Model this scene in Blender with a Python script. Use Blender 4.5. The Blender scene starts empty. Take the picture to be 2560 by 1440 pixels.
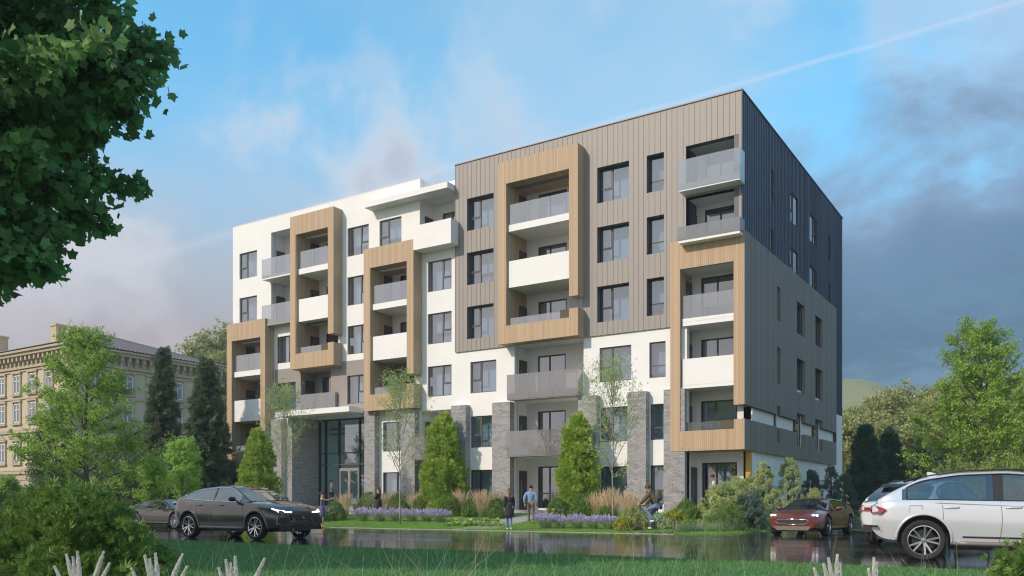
import bpy, bmesh, math, random
import numpy as np
from mathutils import Vector, Matrix
random.seed(7); RNG = np.random.default_rng(11)
R = math.radians
S = bpy.context.scene
COL = S.collection
# ------------------------------------------------------------------ camera
CAM = Vector((12.40, -38.79, 1.07)); YAW = R(32.74); FPX = 2148.0; HV = 1260.0
cd = bpy.data.cameras.new('camera'); cam = bpy.data.objects.new('camera', cd); COL.objects.link(cam)
cam.location = CAM; cam.rotation_euler = (R(90), 0, YAW)
cd.sensor_width = 36; cd.lens = 36*FPX/2560; cd.shift_y = (HV-720)/2560
cd.clip_start = 0.1; cd.clip_end = 5000
S.camera = cam
FW = Vector((-math.sin(YAW), math.cos(YAW), 0)); RT = Vector((math.cos(YAW), math.sin(YAW), 0))
def at(u, depth, v=None):
    """the place that lies `depth` metres ahead under column u (and row v) of the photograph"""
    p = CAM + (FW + RT*((u-1280)/FPX))*depth
    p.z = 0 if v is None else 1.07 + (HV-v)/FPX*depth
    return p
# ------------------------------------------------------------------ world, sun, exposure
SUN_D = Vector((0.36, 0.77, -0.58)).normalized()
w = bpy.data.worlds.new('World'); S.world = w; w.use_nodes = True
def world_nodes():
    nt = w.node_tree; N = nt.nodes; L = nt.links; N.clear()
    def m(op, a, b=None, c=None, clamp=False):
        n = N.new('ShaderNodeMath'); n.operation = op; n.use_clamp = clamp
        for i, x in enumerate((a, b, c)):
            if x is None: continue
            if isinstance(x, (int, float)): n.inputs[i].default_value = x
            else: L.new(x, n.inputs[i])
        return n.outputs[0]
    def ss(x, lo, hi):
        n = N.new('ShaderNodeMapRange'); n.interpolation_type = 'SMOOTHSTEP'
        L.new(x, n.inputs[0]); n.inputs[1].default_value = lo; n.inputs[2].default_value = hi
        return n.outputs[0]
    def mix(f, a, b):
        n = N.new('ShaderNodeMix'); n.data_type = 'RGBA'
        for s, x in ((n.inputs[0], f), (n.inputs[6], a), (n.inputs[7], b)):
            if isinstance(x, (int, float)): s.default_value = x
            elif isinstance(x, tuple): s.default_value = (*x, 1)
            else: L.new(x, s)
        return n.outputs[2]
    def noise(vec, scale, det=6, rough=.55, dist=0):
        n = N.new('ShaderNodeTexNoise'); L.new(vec, n.inputs['Vector'])
        n.inputs['Scale'].default_value = scale; n.inputs['Detail'].default_value = det
        n.inputs['Roughness'].default_value = rough; n.inputs['Distortion'].default_value = dist
        return n.outputs[0]
    def dot(vec, d):
        n = N.new('ShaderNodeVectorMath'); n.operation = 'DOT_PRODUCT'
        L.new(vec, n.inputs[0]); n.inputs[1].default_value = d
        return n.outputs['Value']
    tc = N.new('ShaderNodeTexCoord'); d = tc.outputs['Generated']
    sp = N.new('ShaderNodeSeparateXYZ'); L.new(d, sp.inputs[0]); x, y, z = sp.outputs
    sky = N.new('ShaderNodeTexSky'); sky.sky_type = 'NISHITA'; sky.sun_disc = False
    sky.sun_elevation = math.asin(-SUN_D.z); sky.sun_rotation = math.atan2(-SUN_D.x, -SUN_D.y)
    sky.air_density = 1.0; sky.dust_density = 0.3; sky.ozone_density = 2.0
    base = sky.outputs[0]
    # cloud deck: project the direction on a plane overhead
    tn = N.new('ShaderNodeMix'); tn.data_type = 'RGBA'; tn.blend_type = 'MULTIPLY'; tn.inputs[0].default_value = 1; L.new(base, tn.inputs[6]); tn.inputs[7].default_value = (0.95, 1.86, 1.80, 1); base = tn.outputs[2]
    zz = m('ADD', m('MAXIMUM', z, 0.0), 0.16)
    cx = m('DIVIDE', x, zz); cy = m('DIVIDE', y, zz)
    cv = N.new('ShaderNodeCombineXYZ'); L.new(cx, cv.inputs[0]); L.new(cy, cv.inputs[1]); cv.inputs[2].default_value = 3.7
    cvo = cv.outputs[0]
    n1 = noise(cvo, 1.1, 7, .55, .3); n2 = noise(cvo, 2.1, 8, .60, .35); n3 = noise(d, 3.4, 7, .58, .3); n4 = noise(d, 1.7, 4, .5)
    low = m('SUBTRACT', 1.0, ss(z, 0.02, 0.50))                       # more cloud towards the horizon
    east = ss(dot(d, (0.0, 1.0, 0)), 0.62, 0.97)                     # the dark bank of the passing shower
    west = m('MAXIMUM', ss(dot(d, (-0.93, 0.37, 0)), 0.42, 0.93), m('MAXIMUM', ss(dot(d, (-0.25, -0.97, 0)), 0.0, 0.8), m('MULTIPLY', ss(dot(d, (0.8, 0.6, 0)), 0.55, 0.95), 0.9)))
    # thin white veil, wisps
    veil = ss(m('ADD', n1, m('MULTIPLY', west, 0.10)), 0.47, 0.78)
    c = mix(m('MULTIPLY', veil, 0.50), base, (3.8, 4.75, 5.4))
    # horizon murk, mauve in the west, paler elsewhere
    hz = m('MULTIPLY', low, m('ADD', 0.26, m('MULTIPLY', west, m('ADD', 0.75, m('MULTIPLY', n3, 0.7)))))
    around = m('MAXIMUM', ss(dot(d, (-0.42, -0.91, 0)), 0.0, 0.8), m('MULTIPLY', ss(dot(d, (0.8, 0.6, 0)), 0.68, 0.97), 0.45))   # high overcast behind the viewer and off to the north-east
    c = mix(m('MULTIPLY', hz, 0.98, clamp=True), c, (2.75, 2.5, 2.75))
    glow = m('MULTIPLY', m('MULTIPLY', around, m('SUBTRACT', 1.0, ss(z, 0.35, 0.95))), m('ADD', 0.62, m('MULTIPLY', n3, 0.5)), clamp=True)   # bright overcast on the sun's side
    c = mix(glow, c, (6.0, 5.75, 5.9))
    # broken cumulus: bright sunward rims round grey bodies
    grp = m('MULTIPLY', m('MULTIPLY', ss(n4, 0.42, 0.58), ss(z, 0.10, 0.26)), m('SUBTRACT', 1.0, m('MULTIPLY', east, 0.75)))
    c = mix(m('MULTIPLY', m('MULTIPLY', ss(n3, 0.47, 0.60), grp), 0.75), c, (5.1, 5.1, 5.3))
    c = mix(m('MULTIPLY', m('MULTIPLY', ss(n3, 0.53, 0.64), grp), 0.55), c, (2.3, 2.6, 3.5))
    # dark shower cloud low in the east, billowing at its upper edge
    hgt = m('ADD', m('ADD', 0.10, m('MULTIPLY', east, 0.33)), m('ADD', m('MULTIPLY', m('SUBTRACT', n3, 0.5), 0.30), m('MULTIPLY', m('SUBTRACT', n2, 0.5), 0.30)))
    bank = m('MULTIPLY', ss(m('SUBTRACT', hgt, z), -0.03, 0.10), ss(east, 0.0, 0.75))
    bc = mix(ss(m('SUBTRACT', m('ADD', hgt, m('MULTIPLY', n1, 0.1)), z), 0.03, 0.30), (1.75, 2.5, 3.7), (0.52, 0.94, 1.6))
    bc = mix(m('MULTIPLY', ss(n2, 0.46, 0.66), 0.45), bc, (1.05, 1.85, 2.8))
    c = mix(m('MULTIPLY', bank, 0.95), c, bc)
    # contrail: a great circle with ragged edges
    a = (FW + RT*((1180-1280)/FPX) + Vector((0, 0, (HV-405)/FPX))).normalized(); b = (FW + RT*((2540-1280)/FPX) + Vector((0, 0, (HV-8)/FPX))).normalized()
    nrm = a.cross(b).normalized()
    dist = m('ABSOLUTE', m('ADD', dot(d, tuple(nrm)), m('MULTIPLY', m('SUBTRACT', noise(d, 16, 3), 0.5), 0.006)))
    along = dot(d, tuple(b)); wide = m('ADD', 0.0035, m('MULTIPLY', m('SUBTRACT', 1.0, along), 0.013))
    tr = m('SUBTRACT', 1.0, m('DIVIDE', dist, wide), clamp=True)
    tr = m('MULTIPLY', m('MULTIPLY', tr, ss(along, 0.55, 0.75)), m('ADD', 0.15, noise(d, 7, 4)))
    c = mix(m('MULTIPLY', tr, 0.55, clamp=True), c, (4.6, 4.9, 5.8))
    bg = N.new('ShaderNodeBackground'); L.new(c, bg.inputs[0]); bg.inputs[1].default_value = 0.15
    out = N.new('ShaderNodeOutputWorld'); L.new(bg.outputs[0], out.inputs[0])
world_nodes()
sl = bpy.data.lights.new('sun', 'SUN'); sl.energy = 3.3; sl.angle = R(0.55); sl.color = (1.0, 0.85, 0.70)
sun = bpy.data.objects.new('sun', sl); COL.objects.link(sun)
sun.location = (-30, -70, 60); sun.rotation_euler = SUN_D.to_track_quat('-Z', 'Y').to_euler()
vs = S.view_settings; vs.view_transform = 'Standard'; vs.look = 'None'; vs.exposure = 0.08; vs.gamma = 1.0; vs.use_curve_mapping = False
S.cycles.max_bounces = 10; S.cycles.diffuse_bounces = 6; S.cycles.transparent_max_bounces = 16; S.cycles.volume_bounces = 0
S.cycles.sample_clamp_indirect = 6.0; S.cycles.filter_width = 1.15
# ------------------------------------------------------------------ helpers: materials
def mat(name, col, rough=.6, metal=0.0, var=0.0, hue=0.0, noise=None, bump=None, spec=.5, coat=0.0, trans=0.0, alpha=1.0, emit=None, estr=0.0, space='Object', stretch=(1, 1, 1), col2=None):
    """procedural Principled material; var: tone change per loose piece; noise: (scale, amount); bump: (scale, strength)"""
    M = bpy.data.materials.new(name); M.use_nodes = True
    nt = M.node_tree; N = nt.nodes; L = nt.links; b = N['Principled BSDF']
    b.inputs['Base Color'].default_value = (*col, 1); b.inputs['Roughness'].default_value = rough; b.inputs['Metallic'].default_value = metal
    b.inputs['Specular IOR Level'].default_value = spec; b.inputs['Coat Weight'].default_value = coat; b.inputs['Coat Roughness'].default_value = .03
    b.inputs['Alpha'].default_value = alpha
    if emit: b.inputs['Emission Color'].default_value = (*emit, 1); b.inputs['Emission Strength'].default_value = estr
    cur = None
    tc = None
    def coords():
        nonlocal tc
        if tc is None:
            t = N.new('ShaderNodeTexCoord'); mp = N.new('ShaderNodeMapping'); L.new(t.outputs[space], mp.inputs[0]); mp.inputs['Scale'].default_value = stretch; tc = mp.outputs[0]
        return tc
    def rgb():
        nonlocal cur
        if cur is None:
            n = N.new('ShaderNodeRGB'); n.outputs[0].default_value = (*col, 1); cur = n.outputs[0]
        return cur
    if noise:
        nz = N.new('ShaderNodeTexNoise'); L.new(coords(), nz.inputs['Vector']); nz.inputs['Scale'].default_value = noise[0]; nz.inputs['Detail'].default_value = 6; nz.inputs['Roughness'].default_value = .6
        mr = N.new('ShaderNodeMapRange'); L.new(nz.outputs[0], mr.inputs[0]); mr.inputs[1].default_value = .25; mr.inputs[2].default_value = .75
        if col2:
            mx = N.new('ShaderNodeMix'); mx.data_type = 'RGBA'; L.new(mr.outputs[0], mx.inputs[0]); mx.inputs[6].default_value = (*col, 1); mx.inputs[7].default_value = (*col2, 1); cur = mx.outputs[2]
        else:
            mr.inputs[3].default_value = 1-noise[1]; mr.inputs[4].default_value = 1+noise[1]
            hs = N.new('ShaderNodeHueSaturation'); L.new(mr.outputs[0], hs.inputs['Value']); L.new(rgb(), hs.inputs['Color']); cur = hs.outputs[0]
    if var or hue:
        g = N.new('ShaderNodeNewGeometry'); hs = N.new('ShaderNodeHueSaturation'); r = g.outputs['Random Per Island']
        mr = N.new('ShaderNodeMapRange'); L.new(r, mr.inputs[0]); mr.inputs[3].default_value = 1-var; mr.inputs[4].default_value = 1+var; L.new(mr.outputs[0], hs.inputs['Value'])
        if hue:
            wn = N.new('ShaderNodeTexWhiteNoise'); wn.noise_dimensions = '1D'; L.new(r, wn.inputs['W'])
            m2 = N.new('ShaderNodeMapRange'); L.new(wn.outputs['Value'], m2.inputs[0]); m2.inputs[3].default_value = .5-hue; m2.inputs[4].default_value = .5+hue; L.new(m2.outputs[0], hs.inputs['Hue'])
        L.new(rgb(), hs.inputs['Color']); cur = hs.outputs[0]
    if cur is not None: L.new(cur, b.inputs['Base Color'])
    if bump:
        nz = N.new('ShaderNodeTexNoise'); L.new(coords(), nz.inputs['Vector']); nz.inputs['Scale'].default_value = bump[0]; nz.inputs['Detail'].default_value = 4
        bp = N.new('ShaderNodeBump'); bp.inputs['Strength'].default_value = bump[1]; bp.inputs['Distance'].default_value = .02; L.new(nz.outputs[0], bp.inputs['Height']); L.new(bp.outputs[0], b.inputs['Normal'])
    if trans:      # thin leaf: part of the light passes through
        tl = N.new('ShaderNodeBsdfTranslucent'); ms = N.new('ShaderNodeMixShader'); ms.inputs[0].default_value = trans
        if cur is not None: L.new(cur, tl.inputs[0])
        else: tl.inputs[0].default_value = (*col, 1)
        L.new(b.outputs[0], ms.inputs[1]); L.new(tl.outputs[0], ms.inputs[2]); L.new(ms.outputs[0], N['Material Output'].inputs[0])
    return M
def glass_mat(name, tint, refl, rough=.02, body=None, bodyf=0.0):
    """thin pane: tinted see-through, mirror by angle, optional frosted body"""
    M = bpy.data.materials.new(name); M.use_nodes = True; nt = M.node_tree; N = nt.nodes; L = nt.links; N.clear()
    tr = N.new('ShaderNodeBsdfTransparent'); tr.inputs[0].default_value = (*tint, 1)
    gl = N.new('ShaderNodeBsdfGlossy'); gl.inputs['Roughness'].default_value = rough
    cur = tr.outputs[0]
    if body:
        df = N.new('ShaderNodeBsdfDiffuse'); df.inputs[0].default_value = (*body, 1); m0 = N.new('ShaderNodeMixShader'); m0.inputs[0].default_value = bodyf
        L.new(cur, m0.inputs[1]); L.new(df.outputs[0], m0.inputs[2]); cur = m0.outputs[0]
    lw = N.new('ShaderNodeLayerWeight'); lw.inputs[0].default_value = .35
    mr = N.new('ShaderNodeMapRange'); L.new(lw.outputs['Facing'], mr.inputs[0]); mr.inputs[3].default_value = refl; mr.inputs[4].default_value = min(1, refl*2+.25)
    ms = N.new('ShaderNodeMixShader'); L.new(mr.outputs[0], ms.inputs[0]); L.new(cur, ms.inputs[1]); L.new(gl.outputs[0], ms.inputs[2])
    o = N.new('ShaderNodeOutputMaterial'); L.new(ms.outputs[0], o.inputs[0])
    return M
# ------------------------------------------------------------------ helpers: objects
def props(o, label=None, cat=None, group=None, kind=None):
    for k, v in (('label', label), ('category', cat), ('group', group), ('kind', kind)):
        if v: o[k] = v
    return o
def thing(name, loc, label, cat, group=None, rz=0.0):
    o = bpy.data.objects.new(name, None); COL.objects.link(o); o.location = loc; o.rotation_euler.z = rz; o.empty_display_size = .3
    return props(o, label, cat, group)
def link(name, me, parent=None, kind=None):
    o = bpy.data.objects.new(name, me); COL.objects.link(o); o.parent = parent
    if kind: o['kind'] = kind
    return o
def kids(o): return list(o.children)
def copy_tree(o, parent=None):
    c = o.copy(); COL.objects.link(c); c.parent = parent
    for ch in o.children: copy_tree(ch, c)
    return c
class MB:
    """collects boxes, quads, tubes... and links them as ONE mesh object"""
    def __init__(s): s.v = []; s.f = []; s.mi = []
    def add(s, vs, fs, mi=0):
        b = len(s.v); s.v += [tuple(p) for p in vs]; s.f += [tuple(b+i for i in f) for f in fs]; s.mi += [mi]*len(fs); return s
    def box(s, x0, x1, y0, y1, z0, z1, mi=0):
        return s.add([(x0,y0,z0),(x1,y0,z0),(x1,y1,z0),(x0,y1,z0),(x0,y0,z1),(x1,y0,z1),(x1,y1,z1),(x0,y1,z1)],
                     [(0,3,2,1),(4,5,6,7),(0,1,5,4),(1,2,6,5),(2,3,7,6),(3,0,4,7)], mi)
    def quad(s, a, b, c, d, mi=0): return s.add([a, b, c, d], [(0,1,2,3)], mi)
    def obox(s, o, a, b, c, mi=0):
        o, a, b, c = map(Vector, (o, a, b, c)); P = [o, o+a, o+a+b, o+b, o+c, o+a+c, o+a+b+c, o+b+c]
        F = [(0,3,2,1),(4,5,6,7),(0,1,5,4),(1,2,6,5),(2,3,7,6),(3,0,4,7)]
        if a.cross(b).dot(c) < 0: F = [f[::-1] for f in F]
        return s.add(P, F, mi)
    def tube(s, pts, rad, n=6, mi=0, cap=True):
        pts = [Vector(p) for p in pts]; rad = rad if isinstance(rad, (list, tuple)) else [rad]*len(pts)
        vs = []; fs = []; prev = None
        for i, p in enumerate(pts):
            t = (pts[min(i+1, len(pts)-1)]-pts[max(i-1, 0)])
            t = t.normalized() if t.length > 1e-9 else Vector((0,0,1))
            if prev is None: a = t.orthogonal().normalized()
            else: a = (prev - t*prev.dot(t)); a = a.normalized() if a.length > 1e-6 else t.orthogonal().normalized()
            prev = a; b = t.cross(a)
            for k in range(n):
                an = 2*math.pi*k/n; vs.append(p+(a*math.cos(an)+b*math.sin(an))*rad[i])
        for i in range(len(pts)-1):
            for k in range(n): fs.append((i*n+k, i*n+(k+1)%n, (i+1)*n+(k+1)%n, (i+1)*n+k))
        if cap: fs += [tuple(range(n))[::-1], tuple((len(pts)-1)*n+k for k in range(n))]
        return s.add(vs, fs, mi)
    def lathe(s, prof, n=24, axis='z', o=(0,0,0), mi=0, closed=False):
        """prof: (radius, height) pairs round an axis"""
        vs = []; fs = []; o = Vector(o)
        for r, h in prof:
            for k in range(n):
                a = 2*math.pi*k/n; c, q = r*math.cos(a), r*math.sin(a)
                vs.append(o+Vector((c, q, h) if axis == 'z' else (c, h, q) if axis == 'y' else (h, c, q)))
        m = len(prof); rng = range(m if closed else m-1)
        for i in rng:
            j = (i+1) % m
            for k in range(n): fs.append((i*n+k, i*n+(k+1)%n, j*n+(k+1)%n, j*n+k))
        return s.add(vs, fs, mi)
    def prism(s, poly, y0, y1, mi=0):
        """poly of (x, z) extruded along y"""
        n = len(poly); vs = [(x, y0, z) for x, z in poly]+[(x, y1, z) for x, z in poly]
        fs = [tuple(range(n)), tuple(range(2*n-1, n-1, -1))]+[(i, i+n, (i+1)%n+n, (i+1)%n) for i in range(n)]
        return s.add(vs, fs, mi)
    def ball(s, c, r, n=12, m=8, mi=0):
        c = Vector(c); r = Vector(r) if not isinstance(r, (int, float)) else Vector((r,r,r)); vs = [c+Vector((0,0,-r.z))]; fs = []
        for i in range(1, m):
            t = math.pi*i/m
            for k in range(n): a = 2*math.pi*k/n; vs.append(c+Vector((r.x*math.sin(t)*math.cos(a), r.y*math.sin(t)*math.sin(a), -r.z*math.cos(t))))
        vs.append(c+Vector((0,0,r.z))); e = len(vs)-1
        for k in range(n): fs.append((0, 1+(k+1)%n, 1+k)); fs.append((e, e-n+k, e-n+(k+1)%n))
        for i in range(m-2):
            for k in range(n): a = 1+i*n; fs.append((a+k, a+(k+1)%n, a+n+(k+1)%n, a+n+k))
        return s.add(vs, fs, mi)
    def mesh(s, name, mats, smooth=False, fix=False):
        me = bpy.data.meshes.new(name); me.from_pydata(s.v, [], s.f)
        mats = mats if isinstance(mats, (list, tuple)) else [mats]
        for m_ in mats: me.materials.append(m_)
        if len(mats) > 1: me.polygons.foreach_set('material_index', s.mi)
        if fix:
            bm = bmesh.new(); bm.from_mesh(me); bmesh.ops.recalc_face_normals(bm, faces=bm.faces); bm.to_mesh(me); bm.free()
        if smooth: me.shade_smooth() if hasattr(me, 'shade_smooth') else None
        me.update(); return me
    def build(s, name, mats, parent=None, smooth=False, fix=False, kind=None, bevel=0):
        o = link(name, s.mesh(name, mats, smooth, fix), parent, kind)
        if bevel:
            b = o.modifiers.new('bevel', 'BEVEL'); b.width = bevel; b.segments = 2; b.limit_method = 'ANGLE'
        return o
def np_mesh(name, V, F, mats, mi=None, smooth=False):
    """V (n,3), F (m,k) with one k for all faces"""
    me = bpy.data.meshes.new(name); n = len(V); m, k = F.shape
    me.vertices.add(n); me.vertices.foreach_set('co', np.ascontiguousarray(V, np.float32).ravel())
    me.loops.add(m*k); me.loops.foreach_set('vertex_index', np.ascontiguousarray(F, np.int32).ravel())
    me.polygons.add(m); me.polygons.foreach_set('loop_start', np.arange(0, m*k, k, dtype=np.int32))
    for x in (mats if isinstance(mats, (list, tuple)) else [mats]): me.materials.append(x)
    if mi is not None: me.polygons.foreach_set('material_index', np.ascontiguousarray(mi, np.int32))
    if smooth: me.polygons.foreach_set('use_smooth', np.ones(m, bool))
    me.update(calc_edges=True); return me
def frames_for(dirs, roll=None):
    """orthonormal frames whose z axis follows dirs"""
    d = dirs/np.maximum(np.linalg.norm(dirs, axis=1, keepdims=True), 1e-9)
    h = np.where(np.abs(d[:, 2:3]) > .95, np.array([[1., 0, 0]]), np.array([[0, 0, 1.]]))
    a = np.cross(h, d); a /= np.linalg.norm(a, axis=1, keepdims=True); b = np.cross(d, a)
    if roll is not None:
        c, s = np.cos(roll)[:, None], np.sin(roll)[:, None]; a, b = a*c+b*s, b*c-a*s
    return a, b, d
def scatter(tv, tf, pos, dirs, scale, roll=None):
    """place the template (tv, tf) at every pos with its z axis along dirs -> V, F arrays"""
    n = len(pos); a, b, d = frames_for(dirs, roll); s = np.broadcast_to(np.asarray(scale, float), (n,))[:, None]
    V = (pos[:, None, :] + (tv[None, :, 0:1]*a[:, None, :] + tv[None, :, 1:2]*b[:, None, :] + tv[None, :, 2:3]*d[:, None, :])*s[:, None, :])
    F = tf[None, :, :] + (np.arange(n)*len(tv))[:, None, None]
    return V.reshape(-1, 3), F.reshape(-1, tf.shape[1])
def cat_vf(parts):
    V = []; F = []; o = 0
    for v, f in parts: V.append(v); F.append(f+o); o += len(v)
    return np.concatenate(V), np.concatenate(F)
# ------------------------------------------------------------------ the apartment building
WHITE = mat('white_render', (.80,.79,.775), .85, noise=(.9,.035), bump=(60,.10))
GREYR = mat('grey_render', (.305,.272,.248), .85, noise=(1.1,.02), bump=(60,.08))
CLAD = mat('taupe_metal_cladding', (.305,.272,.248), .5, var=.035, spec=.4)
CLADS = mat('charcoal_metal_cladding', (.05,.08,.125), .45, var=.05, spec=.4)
REVEAL = mat('charcoal_reveal', (.12,.125,.14), .6)
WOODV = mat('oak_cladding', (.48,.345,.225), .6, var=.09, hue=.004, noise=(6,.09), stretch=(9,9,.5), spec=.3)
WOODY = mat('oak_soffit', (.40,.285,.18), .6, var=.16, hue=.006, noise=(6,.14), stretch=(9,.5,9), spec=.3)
WOODD = mat('shaded_oak_cladding', (.225,.21,.19), .65, var=.16, hue=.006, noise=(6,.14), stretch=(9,9,.5), spec=.3)  # side screen oak: the shade of that face is put into the colour
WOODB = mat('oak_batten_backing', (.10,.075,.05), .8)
BRICK = mat('grey_brick', (.34,.325,.33), .85, var=.2, hue=.01, noise=(25,.12), bump=(90,.3))
MORTAR = mat('pale_mortar', (.55,.54,.53), .9, noise=(30,.1))
BRONZE = mat('bronze_window_frame', (.10,.09,.078), .45, spec=.5)
BLACKF = mat('black_window_frame', (.025,.027,.03), .4)
PANE = glass_mat('window_glass', (.48,.62,.77), .27)
PANES = glass_mat('side_window_glass', (.40,.45,.50), .60)
RAILG = glass_mat('railing_glass', (.72,.75,.78), .20, .02, (.62,.63,.68), .13)
RAILGG = glass_mat('grey_railing_glass', (.58,.58,.58), .18, .02, (.36,.34,.33), .25)
ROOMM = mat('pale_room', (.60,.59,.60), .9)
BLINDM = mat('roller_blind', (.74,.73,.74), .9)
DOORM = mat('dark_door', (.06,.055,.05), .5)
YELLOW = mat('ochre_post', (.62,.36,.06), .6)
STEEL = mat('brushed_steel', (.55,.55,.56), .3, 1.0)
SLABM = mat('grey_slab_edge', (.40,.375,.35), .8)
LOGF = mat('pale_balcony_floor', (.58,.55,.51), .8, noise=(3,.08))
CURTAIN = mat('teal_curtain', (.16,.50,.56), .9)
B = thing('apartment_building', (0, 0, 0), 'six-storey white apartment building with timber-framed balconies, brick piers and taupe metal corner', 'apartment building')
def cellgrid(a0, a1, z0, z1, holes):
    xs = sorted({a0, a1, *[min(max(h[i], a0), a1) for h in holes for i in (0, 1)]})
    zs = sorted({z0, z1, *[min(max(h[i], z0), z1) for h in holes for i in (2, 3)]})
    out = [[True]*(len(zs)-1) for _ in range(len(xs)-1)]
    for i in range(len(xs)-1):
        for j in range(len(zs)-1):
            cx, cz = (xs[i]+xs[i+1])/2, (zs[j]+zs[j+1])/2
            out[i][j] = not any(h[0] < cx < h[1] and h[2] < cz < h[3] for h in holes)
    return xs, zs, out
def wall(name, a0, a1, z0, z1, holes, d0, d1, m, axis='x', reveal=None):
    """slab with openings; axis 'x': front wall between depths y=d0 (outside) and d1; axis 'y': side wall between x=d0 (outside) and d1"""
    P = (lambda a, d, z: (a, d, z)) if axis == 'x' else (lambda a, d, z: (d, a, z))
    xs, zs, c = cellgrid(a0, a1, z0, z1, holes); mb = MB(); I, J = len(xs)-1, len(zs)-1
    ok = lambda i, j: 0 <= i < I and 0 <= j < J and c[i][j]
    for i in range(I):
        for j in range(J):
            if not c[i][j]: continue
            A, Bx, Z, T = xs[i], xs[i+1], zs[j], zs[j+1]
            mb.quad(P(A,d0,Z), P(Bx,d0,Z), P(Bx,d0,T), P(A,d0,T)); mb.quad(P(A,d1,Z), P(A,d1,T), P(Bx,d1,T), P(Bx,d1,Z))
            if not ok(i-1, j): mb.quad(P(A,d0,Z), P(A,d0,T), P(A,d1,T), P(A,d1,Z), 1)
            if not ok(i+1, j): mb.quad(P(Bx,d0,Z), P(Bx,d1,Z), P(Bx,d1,T), P(Bx,d0,T), 1)
            if not ok(i, j-1): mb.quad(P(A,d0,Z), P(A,d1,Z), P(Bx,d1,Z), P(Bx,d0,Z), 1)
            if not ok(i, j+1): mb.quad(P(A,d0,T), P(Bx,d0,T), P(Bx,d1,T), P(A,d1,T), 1)
    return mb.build(name, [m, reveal or m], B)
def planks(mb, o, u, v, n, U, V, pitch=.10, gap=.007, t=.014, holes=(), start=0.0):
    """boards along v, side by side along u, standing t proud along n; holes in (u0,u1,v0,v1)"""
    o, u, v, n = map(Vector, (o, u, v, n)); k = 0.0
    while k < U-1e-6:
        a, b = k, min(k+pitch, U); mid = (a+b)/2; segs = [(0.0, V)]
        for h in holes:
            if h[0] < mid < h[1]:
                ns = []
                for s0, s1 in segs:
                    if h[3] <= s0 or h[2] >= s1: ns.append((s0, s1)); continue
                    if h[2] > s0: ns.append((s0, h[2]))
                    if h[3] < s1: ns.append((h[3], s1))
                segs = ns
        for s0, s1 in segs:
            if s1-s0 > .02 and b-a > .015: mb.obox(o+u*(a+gap/2)+v*s0, u*(b-a-gap), v*(s1-s0), n*t)
        k += pitch
XA, YA, ZA = Vector((1,0,0)), Vector((0,1,0)), Vector((0,0,1))
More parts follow.
